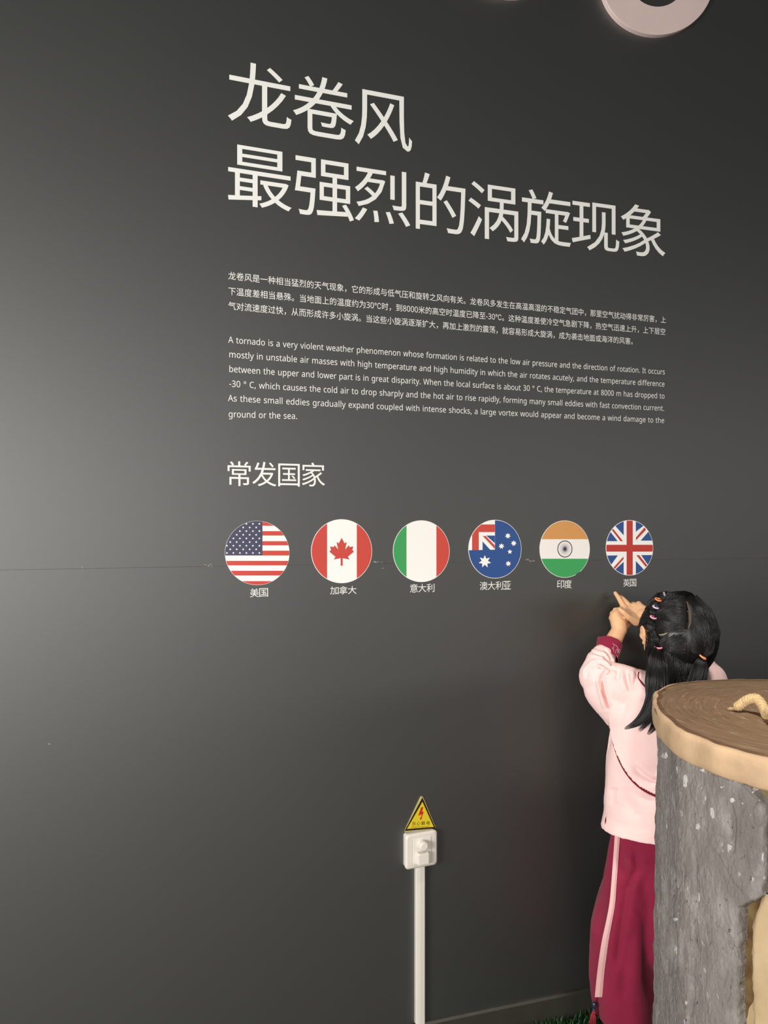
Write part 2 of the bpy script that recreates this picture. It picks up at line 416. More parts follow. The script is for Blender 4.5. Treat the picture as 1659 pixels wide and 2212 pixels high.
CN = ('龙卷风是一种相当猛烈的天气现象，它的形成与低气压和旋转之风向有关。龙卷风多发生在高温高湿的不稳定气团中，那里空气扰动得非常厉害，上',
      '下温度差相当悬殊。当地面上的温度约为30℃时，到8000米的高空时温度已降至-30℃。这种温度差使冷空气急剧下降，热空气迅速上升，上下层空',
      '气对流速度过快，从而形成许多小旋涡。当这些小旋涡逐渐扩大，再加上激烈的震荡，就容易形成大旋涡，成为袭击地面或海洋的风害。')
CNY = ((587.4, 604.3), (620.0, 637.6), (652.0, 669.2))
CNR = (1438.0, 1437.1, 1367.5)
CNB = (697.6, 723.2, None)
LAT = set('0123456789-')


def adv(ch): return 0.555 if ch in '0123456789' else (0.34 if ch == '-' else 1.0)


t = thing('chinese_paragraph', 'small white Chinese paragraph of three lines under the big heading', 'lettering', at_wall(960, 760))
for ln in range(3):
    s0, s1 = S(493.0), S(CNR[ln])
    total = sum(adv(c) for c in CN[ln]) - (0.08 if ln < 2 else 0.6)
    em = (s1 - s0) / total
    zt, zb = wall_z(500, CNY[ln][0]), wall_z(500, CNY[ln][1])
    evz = 0.0194
    base = zb + evz * 0.075
    if ln < 2: dz = wall_z(1430, CNB[ln]) - zb
    else: dz = 0.0
    mb = MB(); s = s0 - 0.03 * em
    for ch in CN[ln]:
        a = adv(ch)
        z = base + dz * (s - s0) / (s1 - s0)
        if ch in LAT:
            v, f, la = latin(ch); k = em * a / la
            mb.add([wp(s + x * k, z + y * evz * 1.27, 0.0006) for x, y in v], facing(v, f))
        else:
            v, f, _ = cjk(ch)
            kx = 0.84 if ch == '℃' else 1.0
            mb.add([wp(s + x * em * kx, z + y * evz, 0.0006) for x, y in v], facing(v, f))
        s += a * em
    mb.build('text_line', M_white, t)

EN = ('A tornado is a very violent weather phenomenon whose formation is related to the low air pressure and the direction of rotation. It occurs',
      'mostly in unstable air masses with high temperature and high humidity in which the air rotates acutely, and the temperature difference',
      'between the upper and lower part is in great disparity. When the local surface is about 30 ° C, the temperature at 8000 m has dropped to',
      '-30 ° C, which causes the cold air to drop sharply and the hot air to rise rapidly, forming many small eddies with fast convection current.',
      'As these small eddies gradually expand coupled with intense shocks, a large vortex would appear and become a wind damage to the',
      'ground or the sea.')
ENP = (((493, 740.4), (1436.4, 809.1)), ((493.9, 771.9), (1435.8, 835.4)), ((493.9, 803.5), (1435.8, 861.4)), ((494.5, 835.3), (1434.9, 887.7)), ((492.4, 866.5), (1434.9, 914)), ((493, 901), (642.6, 905.3)))
t = thing('english_paragraph', 'small white English paragraph of six lines about tornadoes, below the Chinese one', 'lettering', at_wall(960, 920))
EMZ = 0.0247
nat = [sum(latin(c)[2] for c in l if c != ' ') for l in EN]
XW = 0.925      # letters a little narrower than tall
for ln in range(6):
    (x0, y0), (x1, y1) = ENP[ln]
    s0, s1 = S(x0), S(x1); z0, z1 = wall_z(x0, y0), wall_z(x1, y1)
    k = EMZ * XW
    nsp = EN[ln].count(' ')
    space = ((s1 - s0) - nat[ln] * k) / nsp
    lo, hi = 0.235 * EMZ, 0.42 * EMZ
    if space < lo or space > hi:
        space = min(max(space, lo), hi)
        k = ((s1 - s0) - nsp * space) / nat[ln]
    mb = MB(); s = s0
    for ch in EN[ln]:
        if ch == ' ':
            s += space; continue
        v, f, a = latin(ch)
        z = z0 + (z1 - z0) * (s - s0) / (s1 - s0)
        mb.add([wp(s + x * k, z + y * EMZ, 0.0006) for x, y in v], facing(v, f))
        s += a * k
    mb.build('text_line', M_white, t)
    print('EN line', ln, 'k/em', round(k / EMZ, 3), 'space/em', round(space / EMZ, 3))

for word, a, b, y0, y1, lab in (('美国', 539.6, 579.3, 1270.8, 1289.5, 'small white two-character caption under the flag of stars and stripes'),
                                ('加拿大', 712.6, 770.4, 1266.3, 1283.5, 'small white three-character caption, slightly worn, under the maple leaf flag'),
                                ('意大利', 885, 938.6, 1261.2, 1279.3, 'small white three-character caption under the green white and red flag'),
                                ('澳大利亚', 1036, 1103.5, 1255.8, 1273.9, 'small white four-character caption under the blue flag with white stars'),
                                ('印度', 1202.6, 1234.9, 1252.7, 1270.8, 'small white two-character caption under the orange white and green flag'),
                                ('英国', 1345.8, 1374.4, 1250.6, 1266.9, 'small white two-character caption under the red white and blue cross flag, above the pointing fingers')):
    t = thing('caption', lab, 'lettering', at_wall((a + b) / 2, y1), 'captions under the flags')
    mb = MB(); n = len(word); w = (b - a) / n
    for i, ch in enumerate(word):
        x0, x1 = a + i * w + .02 * w, a + (i + 1) * w - .02 * w
        char_fit(mb, ch, x0, x1, ((a + b) / 2, y0), ((a + b) / 2, y1))
    mb.build('text_line', M_white, t)

# ------------------------------------------------------------------ round flags
DISC = [(cos(2 * pi * i / 96), sin(2 * pi * i / 96)) for i in range(96)]


def clip(poly, r):
    ar = sum(poly[i][0] * poly[(i + 1) % len(poly)][1] - poly[(i + 1) % len(poly)][0] * poly[i][1] for i in range(len(poly)))
    if ar < 0: poly = poly[::-1]
    for i in range(96):
        a = (DISC[i][0] * r, DISC[i][1] * r); b = (DISC[(i + 1) % 96][0] * r, DISC[(i + 1) % 96][1] * r)
        out = []
        def side(p): return (b[0] - a[0]) * (p[1] - a[1]) - (b[1] - a[1]) * (p[0] - a[0])
        for j in range(len(poly)):
            p, q = poly[j], poly[(j + 1) % len(poly)]
            sp, sq = side(p), side(q)
            if sp >= 0: out.append(p)
            if (sp >= 0) != (sq >= 0):
                u = sp / (sp - sq); out.append((p[0] + (q[0] - p[0]) * u, p[1] + (q[1] - p[1]) * u))
        poly = out
        if not poly: return None
    return poly


M_fw = mat('flag_white', (250, 247, 241), rough=0.42)
M_fw2 = mat('flag_warm_white', (246, 240, 234), rough=0.42)
M_fr = mat('flag_red', (205, 72, 60), rough=0.42)
M_fr2 = mat('flag_deep_red', (190, 54, 42), rough=0.42)
M_fn = mat('flag_navy', (68, 68, 92), rough=0.42)
M_fb = mat('flag_blue', (40, 78, 140), rough=0.42)
M_fg = mat('flag_green', (58, 160, 88), rough=0.42)
M_fo = mat('flag_orange', (214, 152, 84), rough=0.42)
M_fd = mat('flag_dark', (58, 54, 66), rough=0.42)
M_fs = mat('flag_spoke_grey', (120, 116, 128), rough=0.42)


class Flag:
    def __init__(self, name, label, cx, cy, hx, hy, k=3.318, ox=460, oy=1090, base=None, chip=None):
        # centre and half sizes as measured on the wall around the flag
        self.c = (ox + cx / k, oy + cy / k); self.hx = hx / k; self.hy = hy / k
        self.raw = (cx, cy, hx, hy)
        s, z = W(*self.c)
        self.t = thing(name, label, 'flag', wp(s, z, 0.0), 'round flags in the row')
        mb = MB()
        poly = []
        for x, y in DISC:
            r = 1.0
            if chip:
                a = math.degrees(atan2(y, x))
                if chip[0] < a < chip[1]: r = chip[2]
            poly.append(self.p(x * r, y * r))
        prism_on_wall(mb, poly, 0.0001, 0.0008)
        mb.build('disc', base or M_fw, self.t)

    def p(self, u, v):
        return W(self.c[0] + u * self.hx, self.c[1] - v * self.hy)

    def px(self, pts):
        cx, cy, hx, hy = self.raw
        return [((x - cx) / hx, (cy - y) / hy) for x, y in pts]

    def put(self, name, polys, m, layer=1, r=0.984, clipit=True):
        mb = MB()
        for q in polys:
            q = clip(q, r) if clipit else q
            if q and len(q) > 2:
                wall_poly(mb, [self.p(*a) for a in q], 0.0008 + 0.0003 * layer)
        mb.build(name, m, self.t)


def star(cx, cy, r, n, inner, rot=90):
    return [((cx + (r if i % 2 == 0 else r * inner) * cos(radians(rot + i * 180 / n))), (cy - (r if i % 2 == 0 else r * inner) * sin(radians(rot + i * 180 / n)))) for i in range(2 * n)]


def rect(x0, y0, x1, y1): return [(x0, y0), (x1, y0), (x1, y1), (x0, y1)]


# stars and stripes
f = Flag('round_flag', 'round wall flag of red and white stripes with a navy corner of white stars', 317, 347, 231, 230)
for y0, y1, x0 in ((110, 152, 354), (190, 222, 354), (262, 292, 354), (330, 365, 354), (403, 436, 0), (474, 508, 0), (548, 590, 0)):
    f.put('stripe', [f.px(rect(x0, y0, 600, y1))], M_fr, r=0.992)
f.put('canton', [f.px(rect(0, 0, 354, 365))], M_fn, r=0.995)
for row in range(9):
    y = 138 + row * 26.1
    for c in range(6):
        x = 332 - c * 46.5 - (23 if row % 2 else 0)
        if ((x - 317) / 231) ** 2 + ((y - 347) / 230) ** 2 < 0.96:
            f.put('star', [f.px(star(x, y, 8, 5, 0.5))], M_fw, layer=2, r=0.995)
# maple leaf
f = Flag('round_flag', 'round wall flag, white between two red bands with a red maple leaf', 921.5, 334, 218.5, 229)
f.put('red_band', [f.px(rect(600, 0, 817, 700))], M_fr); f.put('red_band', [f.px(rect(1030, 0, 1300, 700))], M_fr)
lf = [(921.5, 238), (942, 277), (958, 268), (947, 322), (972, 291), (978, 304), (1005, 300), (998, 325), (1010, 337), (966, 374), (978, 394), (929, 384), (929, 438)]
f.put('maple_leaf', [f.px(lf + [(1843 - x, y) for x, y in lf[:0:-1]])], M_fr, layer=1, clipit=False)
# green white red
f = Flag('round_flag', 'round wall flag of plain green, white and red upright bands', 1492.5, 334, 203, 221)
f.put('green_band', [f.px(rect(1200, 0, 1386, 700))], M_fg); f.put('red_band', [f.px(rect(1600, 0, 1800, 700))], M_fr)
# blue with white stars
f = Flag('round_flag', 'round blue wall flag with white stars and a small cross in its corner', 361, 319, 190, 210, ox=960)
f.put('blue_field', [f.px([(361, 0), (700, 0), (700, 700), (0, 700), (0, 331), (361, 323)])], M_fb)
f.put('red_cross', [f.px([(197, 142), (360, 142), (360, 197), (245, 197), (245, 328), (197, 329)])], M_fr)
f.put('blue_corner', [f.px([(298, 222), (360, 222), (360, 277)])], M_fb); f.put('blue_corner', [f.px([(272, 264), (272, 326), (328, 325)])], M_fb)
f.put('red_diagonal', [f.px([(273, 225), (295, 225), (360, 292), (360, 318)])], M_fr)
for x, y, r, n in ((288, 408, 46, 7), (453, 224, 22, 7), (495, 277, 22, 7), (407, 298, 22, 7), (456, 423, 21, 7), (467, 338, 18, 5)):
    f.put('star', [f.px(star(x, y, r, n, 0.5))], M_fw, layer=2)
# orange white green with a wheel
f = Flag('round_flag', 'round wall flag of orange, white and green bands with a spoked wheel', 861, 319, 180, 205, ox=960, base=M_fw2, chip=(-62, -53, 0.93))
f.put('orange_band', [f.px(rect(600, 0, 1200, 248))], M_fo); f.put('green_band', [f.px(rect(600, 388, 1200, 700))], M_fg)
mbq = []
for a in range(48):
    a0, a1 = a * 2 * pi / 48, (a + 1) * 2 * pi / 48
    mbq.append(f.px([(862 + 54 * cos(a0), 318 - 61 * sin(a0)), (862 + 54 * cos(a1), 318 - 61 * sin(a1)), (862 + 48 * cos(a1), 318 - 54.5 * sin(a1)), (862 + 48 * cos(a0), 318 - 54.5 * sin(a0))]))
f.put('wheel_rim', mbq, M_fd)
for a in range(24):
    g = a * pi / 12
    dx, dy = cos(g), sin(g); ex, ey = -dy * .9, dx * .9
    f.put('spoke', [f.px([(862 + 8 * dx + 2 * ex, 318 + 9 * dy + 2 * ey), (862 + 8 * dx - 2 * ex, 318 + 9 * dy - 2 * ey), (862 + 42 * dx - .7 * ex, 318 + 47 * dy - .7 * ey), (862 + 42 * dx + .7 * ex, 318 + 47 * dy + .7 * ey)])], M_fs)
f.put('hub', [f.px([(862 + 10 * cos(a * pi / 8), 318 + 11 * sin(a * pi / 8)) for a in range(16)])], M_fd, layer=2)
# crosses
f = Flag('round_flag', 'round wall flag of red and white crosses over blue, above the pointing hands', 1325.5, 309.5, 169.5, 198.5, ox=960)
for q in ([(1283, 60), (1283, 220), (1222, 152), (1222, 60)], [(1100, 262), (1240, 262), (1190, 198), (1100, 198)], [(1370, 60), (1370, 194), (1428, 150), (1428, 60)],
          [(1405, 258), (1600, 258), (1600, 196), (1459, 196)], [(1100, 366), (1241, 364), (1190, 436), (1100, 436)], [(1283, 410), (1283, 600), (1222, 600), (1222, 466)],
          [(1408, 362), (1600, 361), (1600, 436), (1460, 436)], [(1370, 404), (1370, 600), (1428, 600), (1428, 466)]):
    f.put('blue_field', [f.px(q)], M_fb)
f.put('red_diagonal', [f.px([(1197, 181), (1208, 174), (1278, 262), (1260, 262)])], M_fr2); f.put('red_diagonal', [f.px([(1371, 256), (1371, 236), (1433, 163), (1443, 181)])], M_fr2)
f.put('red_diagonal', [f.px([(1206, 456), (1218, 464), (1282, 390), (1282, 372)])], M_fr2); f.put('red_diagonal', [f.px([(1374, 363), (1393, 362), (1452, 436), (1442, 447)])], M_fr2)
f.put('red_cross', [f.px(rect(1304, 0, 1348, 700)), f.px(rect(1000, 288, 1304, 337)), f.px(rect(1348, 288, 1600, 337))], M_fr2)

# ------------------------------------------------------------------ raised letters at the top
M_let = mat('raised_letter_face', (228, 205, 198), rough=0.55, var=0.03, scale=12)
for cx, cy, ro, ri, lab in ((1414, -39, 121, 60, 'big raised pale ring-shaped letter on the wall at the upper right'), (1106, -119.5, 121, 62, 'big raised pale letter left of the ring-shaped one, only its lowest edge in view')):
    t = thing('raised_letter', lab, 'letter', at_wall(cx, cy), 'raised letters along the top of the wall')
    o = [W(cx + ro * cos(a * 2 * pi / 96), cy - ro * sin(a * 2 * pi / 96)) for a in range(96)]
    i_ = [W(cx + ri * cos(a * 2 * pi / 96), cy - ri * sin(a * 2 * pi / 96)) for a in range(96)]
    T = 0.014
    mb = MB()
    for ring, off in ((o, 0.0), (o, T - .001), ([(a[0] * .992 + b[0] * .008, a[1] * .992 + b[1] * .008) for a, b in zip(o, i_)], T), ([(a[0] * .008 + b[0] * .992, a[1] * .008 + b[1] * .992) for a, b in zip(o, i_)], T), (i_, T - .001), (i_, 0.0)):
        mb.v += [tuple(wp(s, z, off)) for s, z in ring]
    for q in range(5):
        for a in range(96):
            b = (a + 1) % 96
            mb.f.append((q * 96 + a, q * 96 + b, (q + 1) * 96 + b, (q + 1) * 96 + a)); mb.mi.append(0)
    fix_normals(mb.build('letter_body', M_let, t))

# ------------------------------------------------------------------ warning sign
M_yel = mat('sign_yellow', (214, 190, 44), rough=0.35)
M_yel2 = mat('sign_edge_yellow', (190, 176, 110), rough=0.3)
M_blk = mat('sign_black', (38, 24, 18), rough=0.35)
M_red = mat('sign_red', (190, 38, 22), rough=0.35)


def z5(pts): return [W(820 + x / 9.217, 1690 + y / 9.217) for x, y in pts]


t = thing('warning_sign', 'yellow triangular electric shock warning sign with a red lightning bolt', 'sign', at_wall(908, 1792))
mb = MB(); prism_on_wall(mb, z5([(822, 272), (838, 272), (860, 290), (1108, 890), (1100, 908), (505, 985), (492, 975), (494, 955), (800, 300)]), 0.0003, 0.0026); mb.build('plate', M_yel2, t)
mb = MB(); wall_poly(mb, z5([(845, 292), (1107, 908), (487, 962)]), 0.0029); mb.build('black_border', M_blk, t)
mb = MB(); wall_poly(mb, z5([(844, 378), (1068, 878), (536, 918)]), 0.0032); mb.build('yellow_field', M_yel, t)
mb = MB(); wall_poly(mb, z5([(817, 487), (860, 484), (832, 578), (870, 571), (828, 690), (840, 694), (801, 746), (793, 684), (811, 690), (830, 626), (760, 656)]), 0.0035); mb.build('lightning_bolt', M_red, t)
mb = MB()
for ch, a, b, y in (('当', 635, 700, 0), ('心', 727, 800, -3), ('触', 820, 895, -8), ('电', 925, 990, -12)):
    char_fit(mb, ch, 820 + a / 9.217, 820 + b / 9.217, (820 + a / 9.217, 1690 + (773 + y) / 9.217), (820 + a / 9.217, 1690 + (852 + y) / 9.217), 0.0035)
mb.build('chinese_text', M_blk, t)
mb = MB()
s0, s1 = S(820 + 625 / 9.217), S(820 + 980 / 9.217); z0, z1 = wall_z(887.8, 1690 + 896 / 9.217), wall_z(926, 1690 + 882 / 9.217)
tx = 'DANGER ELECTRIC SHOCK'; wt = sum(latin(c)[2] for c in tx); k = (s1 - s0) / wt; s = s0
for ch in tx:
    v, fc, a = latin(ch)
    if v: mb.add([wp(s + x * k, z0 + (z1 - z0) * (s - s0) / (s1 - s0) + y * .0045, 0.0035) for x, y in v], facing(v, fc))
    s += a * k
mb.build('english_text', M_blk, t)

# ------------------------------------------------------------------ switch box and conduit
M_plast = mat('white_plastic', (216, 210, 199), rough=0.35, spec=0.5)
M_plast2 = mat('white_plastic_button', (222, 216, 206), rough=0.3, spec=0.5)
M_hole = mat('brown_hole_inset', (120, 84, 60), rough=0.7)


def local_on_wall(sc0, zc0, sl=0.0):
    def fn(a, b, n):
        s = sc0 + a
        return wp(s, zc0 + b + sl * a, n)
    return fn


def rrect(hx, hy, r, n=6):
    out = []
    for cx, cy, a0 in ((hx - r, hy - r, 0), (-hx + r, hy - r, 90), (-hx + r, -hy + r, 180), (hx - r, -hy + r, 270)):
        for i in range(n + 1):
            a = radians(a0 + 90 * i / n); out.append((cx + r * cos(a), cy + r * sin(a)))
    return out


def stack(mb, L, levels, mi=0):
    """loft through levels of (outline, n)"""
    n = len(levels[0][0])
    vs = [L(a, b, h) for o, h in levels for a, b in o]
    fs = []
    for q in range(len(levels) - 1):
        for i in range(n):
            j = (i + 1) % n
            fs.append((q * n + i, q * n + j, (q + 1) * n + j, (q + 1) * n + i))
    fs.append(tuple((len(levels) - 1) * n + i for i in range(n)))
    fs.append(tuple(range(n))[::-1])
    mb.add(vs, fs, mi)


sb, zb_ = W(904.3, 1829.5)
Lw = local_on_wall(sb, zb_, 0.03)
bx = thing('switch_box', 'white square surface-mounted switch box below the yellow warning sign', 'switch', Lw(0, -.042, 0))
mb = MB(); stack(mb, Lw, [(rrect(.0395, .0405, .006), 0.0), (rrect(.0395, .0405, .006), .010), (rrect(.0385, .0395, .006), .012)]); mb.build('back_box', M_plast, bx)
mb = MB(); stack(mb, Lw, [(rrect(.0405, .0415, .008), .0122), (rrect(.0415, .0425, .0085), .014), (rrect(.0410, .0420, .0085), .018), (rrect(.037, .038, .008), .0215), (rrect(.027, .033, .003), .0218)]); mb.build('face_frame', M_plast, bx)
mb = MB(); stack(mb, Lw, [(rrect(.0235, .0315, .0015), .0215), (rrect(.0235, .0315, .0015), .0224), (rrect(.0230, .0310, .0015), .0228)]); pl = mb.build('inner_plate', M_plast2, bx)
M_grv = mat('groove_grey', (176, 168, 156))
for sx in (-1, 1):
    mb = MB()
    q = [(sx * .0245 - .0004, -.031), (sx * .0245 + .0004, -.031), (sx * .0245 + .0004, .029), (sx * .0245 - .0004, .029)]
    stack(mb, Lw, [(q, .0216), (q, .02195)])
    mb.build('groove', M_grv, bx)
circ = lambda r, cx, cy: [(cx + r * cos(a * pi / 16), cy + r * sin(a * pi / 16)) for a in range(32)]
mb = MB(); stack(mb, Lw, [(circ(.0115, -.001, .0160), .0228), (circ(.0112, -.001, .0160), .038), (circ(.0104, -.001, .0160), .0405), (circ(.008, -.001, .0160), .0418)])
mb.build('round_knob', M_plast2, bx, smooth=False)
ro = lambda hx, hy, r, cy: [(a - .001, b + cy) for a, b in rrect(hx, hy, r)]
mb = MB(); stack(mb, Lw, [(ro(.0155, .0150, .004, -.0155), .0228), (ro(.0152, .0146, .004, -.0155), .034), (ro(.0140, .0136, .004, -.0155), .0365), (ro(.012, .0118, .004, -.0155), .0372)])
mb.build('square_button', M_plast2, bx)

sc0, zt_ = W(904.5, 1867)
Lc = lambda a, z, n: wp(sc0 + a, z, n)
cd = thing('conduit', 'white vertical cable conduit running from the switch box down to the baseboard', 'conduit', Lc(0, 0, 0))
prof = [(-.0112, .0001), (-.0112, .011), (-.0095, .0135), (-.002, .0150), (.0095, .0150), (.0112, .0135), (.0112, .0001)]
mb = MB(); n = len(prof)
inn = [(-.0096, .0012), (-.0096, .010), (-.008, .0120), (-.002, .0135), (.0085, .0135), (.0096, .0122), (.0096, .0012)]
zb0 = 0.0945
mb.v += [tuple(Lc(a, zb0, o)) for a, o in prof] + [tuple(Lc(a, zt_, o)) for a, o in prof] + [tuple(Lc(a, zt_, o)) for a, o in inn] + [tuple(Lc(a, zt_ - .02, o)) for a, o in inn]
for q in range(3):
    for i in range(n):
        j = (i + 1) % n
        mb.f.append((q * n + i, q * n + j, (q + 1) * n + j, (q + 1) * n + i)); mb.mi.append(0)
mb.f.append(tuple(range(n))); mb.mi.append(0)
mb.f.append(tuple(3 * n + i for i in range(n))); mb.mi.append(0)
fix_normals(mb.build('trunking', M_plast, cd))
mb = MB(); tube(mb, [Lc(0.001, zt_ - .016, .007), Lc(0.001, zt_ - .002, .007)], .0042, 10); mb.build('hole_inset', M_hole, cd)  # brown inset added to stand for the hole in the open top
# ------------------------------------------------------------------ tree stump in front of the wall
SX, SY, ST = 0.768, 1.344, 0.98
ANG = [(-180, .880), (-157, .945), (-145, .99), (-134, 1.013), (-90, 1.0), (0, 1.0), (66, .975), (94, 1.0), (120, 1.0), (137, .945), (149, .89), (165, .872), (180, .880)]


def face_r(deg):
    deg = (deg + 180) % 360 - 180
    for (a, r), (b, q) in zip(ANG, ANG[1:]):
        if a <= deg <= b:
            u = (deg - a) / (b - a); u = u * u * (3 - 2 * u)
            return 0.32 * (r + (q - r) * u)
    return 0.32


def fbm(v, o=4):
    return noise.fractal(v, 0.9, 2.1, o, noise_basis='PERLIN_ORIGINAL')


def stump_mat_face():
    m = bpy.data.materials.new('stump_cut_face'); m.use_nodes = True
    nt = m.node_tree; N = nt.nodes; L = nt.links; b = N['Principled BSDF']
    b.inputs['Roughness'].default_value = 0.62; b.inputs['Specular IOR Level'].default_value = 0.35
    tc = N.new('ShaderNodeTexCoord'); sep = N.new('ShaderNodeSeparateXYZ'); L.new(tc.outputs['Object'], sep.inputs[0])
    def math_(op, a, bb=None):
        n = N.new('ShaderNodeMath'); n.operation = op
        for i, x in enumerate((a, bb)):
            if x is None: continue
            if isinstance(x, (int, float)): n.inputs[i].default_value = x
            else: L.new(x, n.inputs[i])
        return n.outputs[0]
    r = math_('SQRT', math_('ADD', math_('POWER', sep.outputs[0], 2.0), math_('POWER', sep.outputs[1], 2.0)))
    th = math_('ARCTAN2', sep.outputs[1], math_('MULTIPLY', sep.outputs[0], -1.0))
    cb = N.new('ShaderNodeCombineXYZ')
    L.new(math_('MULTIPLY', r, 190.0), cb.inputs[0]); L.new(math_('MULTIPLY', th, 5.0), cb.inputs[1])
    fine = N.new('ShaderNodeTexNoise'); fine.inputs['Scale'].default_value = 1.0; fine.inputs['Detail'].default_value = 7; fine.inputs['Roughness'].default_value = 0.65
    L.new(cb.outputs[0], fine.inputs['Vector'])
    big = N.new('ShaderNodeTexNoise'); big.inputs['Scale'].default_value = 7.0; big.inputs['Detail'].default_value = 2
    L.new(tc.outputs['Object'], big.inputs['Vector'])
    rb = N.new('ShaderNodeValToRGB')
    rb.color_ramp.elements[0].position = 0.4; rb.color_ramp.elements[0].color = lin((112, 92, 60))
    rb.color_ramp.elements[1].position = 0.6; rb.color_ramp.elements[1].color = lin((138, 110, 86))
    L.new(big.outputs['Fac'], rb.inputs['Fac'])
    rf = N.new('ShaderNodeValToRGB')
    e = rf.color_ramp.elements
    e[0].position = 0.28; e[0].color = lin((84, 60, 40))
    e[1].position = 0.72; e[1].color = lin((214, 186, 148))
    x = e.new(0.42); x.color = lin((124, 98, 74)); x = e.new(0.60); x.color = lin((142, 114, 88))
    L.new(fine.outputs['Fac'], rf.inputs['Fac'])
    mx = N.new('ShaderNodeMix'); mx.data_type = 'RGBA'; mx.inputs[0].default_value = 0.78
    L.new(rb.outputs[0], mx.inputs[6]); L.new(rf.outputs[0], mx.inputs[7])
    L.new(mx.outputs[2], b.inputs['Base Color'])
    bp = N.new('ShaderNodeBump'); bp.inputs['Strength'].default_value = 1.0; bp.inputs['Distance'].default_value = 0.004
    L.new(fine.outputs['Fac'], bp.inputs['Height']); L.new(bp.outputs['Normal'], b.inputs['Normal'])
    return m


M_face = stump_mat_face()
M_rim = mat('tan_plaster_rim', (190, 160, 127), rough=0.75, spec=0.25, var=0.09, scale=22, bump=0.35, bscale=120)
M_edge = mat('dark_inner_bark', (88, 58, 40), rough=0.8, rgb2=(112, 80, 54), scale=60)
M_tan = mat('tan_bare_wood', (170, 147, 112), rough=0.75, spec=0.25, rgb2=(186, 162, 127), scale=14, bump=0.3, bscale=60)
M_core = mat('olive_brown_bark_gap', (84, 60, 36), rough=0.9, spec=0.2, rgb2=(114, 96, 62), scale=30, bump=0.5, bscale=90)


def bark_mat():
    m = mat('grey_bark', (118, 112, 107), rough=0.8, spec=0.2, rgb2=(138, 132, 127), scale=16, stretch=(1, 1, .45))
    nt = m.node_tree; N = nt.nodes; L = nt.links; b = N['Principled BSDF']
    src = b.inputs['Base Color'].links[0].from_socket
    tc = N.new('ShaderNodeTexCoord'); mp = N.new('ShaderNodeMapping'); mp.inputs['Scale'].default_value = (1, 1, 0.6)
    L.new(tc.outputs['Object'], mp.inputs['Vector'])
    def spots(scale, lo, hi, col, s2):
        n = N.new('ShaderNodeTexNoise'); n.inputs['Scale'].default_value = scale; n.inputs['Detail'].default_value = 6; n.inputs['Roughness'].default_value = 0.6
        L.new(mp.outputs[0], n.inputs['Vector'])
        r = N.new('ShaderNodeValToRGB'); r.color_ramp.elements[0].position = lo; r.color_ramp.elements[0].color = (0, 0, 0, 1)
        r.color_ramp.elements[1].position = hi; r.color_ramp.elements[1].color = (1, 1, 1, 1)
        L.new(n.outputs['Fac'], r.inputs['Fac'])
        mx = N.new('ShaderNodeMix'); mx.data_type = 'RGBA'; mx.inputs[7].default_value = lin(col)
        L.new(r.outputs[0], mx.inputs[0]); L.new(s2, mx.inputs[6])
        return mx.outputs[2], n
    s0, _ = spots(26, .50, .66, (150, 145, 140), src)
    s1, _ = spots(75, .645, .69, (182, 179, 176), s0)
    s2, _ = spots(120, .64, .68, (84, 77, 72), s1)
    L.new(s2, b.inputs['Base Color'])
    n = N.new('ShaderNodeTexNoise'); n.inputs['Scale'].default_value = 130; n.inputs['Detail'].default_value = 8; n.inputs['Roughness'].default_value = 0.65
    L.new(mp.outputs[0], n.inputs['Vector'])
    bp = N.new('ShaderNodeBump'); bp.inputs['Strength'].default_value = 0.85; bp.inputs['Distance'].default_value = 0.005
    L.new(n.outputs['Fac'], bp.inputs['Height']); L.new(bp.outputs['Normal'], b.inputs['Normal'])
    return m


M_bark = bark_mat()
stump = thing('tree_stump', 'grey-barked artificial tree stump with a brown cut top and tan rim, right of the child', 'tree stump', (SX, SY, 0))
# cut face
mb = MB(); NA, NR = 144, 60
top = []
for j in range(NR + 1):
    for i in range(NA):
        a = -180 + 360 * i / NA; u = (j / NR) ** 0.8
        r = face_r(a) * u * (1 + .008 * fbm(Vector((cos(radians(a)) * 3, sin(radians(a)) * 3, 0))))
        z = ST + 0.0012 * fbm(Vector((r * 60, a * .03, 1.7))) - 0.002 * max(0, (u - .93) / .07)
        mb.v.append((SX + r * cos(radians(a)), SY + r * sin(radians(a)), z))
for j in range(NR):
    for i in range(NA):
        i2 = (i + 1) % NA
        mb.f.append((j * NA + i, (j + 1) * NA + i, (j + 1) * NA + i2, j * NA + i2)); mb.mi.append(0)
mb.build('cut_face', M_face, stump, smooth=True, loc=(SX, SY, ST))
# dark inner bark ring between face and rim
mb = MB()
for q, (dr, dz) in enumerate(((-.004, -.0016), (.003, -.0010), (.007, -.0032), (.011, -.008))):
    for i in range(NA):
        a = -180 + 360 * i / NA
        wig = .0014 * fbm(Vector((cos(radians(a)) * 9, sin(radians(a)) * 9, 2.0)), 3)
        r = face_r(a) + dr + (wig if q < 3 else 0)
        mb.v.append((SX + r * cos(radians(a)), SY + r * sin(radians(a)), ST + dz))
for j in range(3):
    for i in range(NA):
        i2 = (i + 1) % NA
        mb.f.append((j * NA + i, (j + 1) * NA + i, (j + 1) * NA + i2, j * NA + i2)); mb.mi.append(0)
mb.build('inner_bark_ring', M_edge, stump, smooth=True)
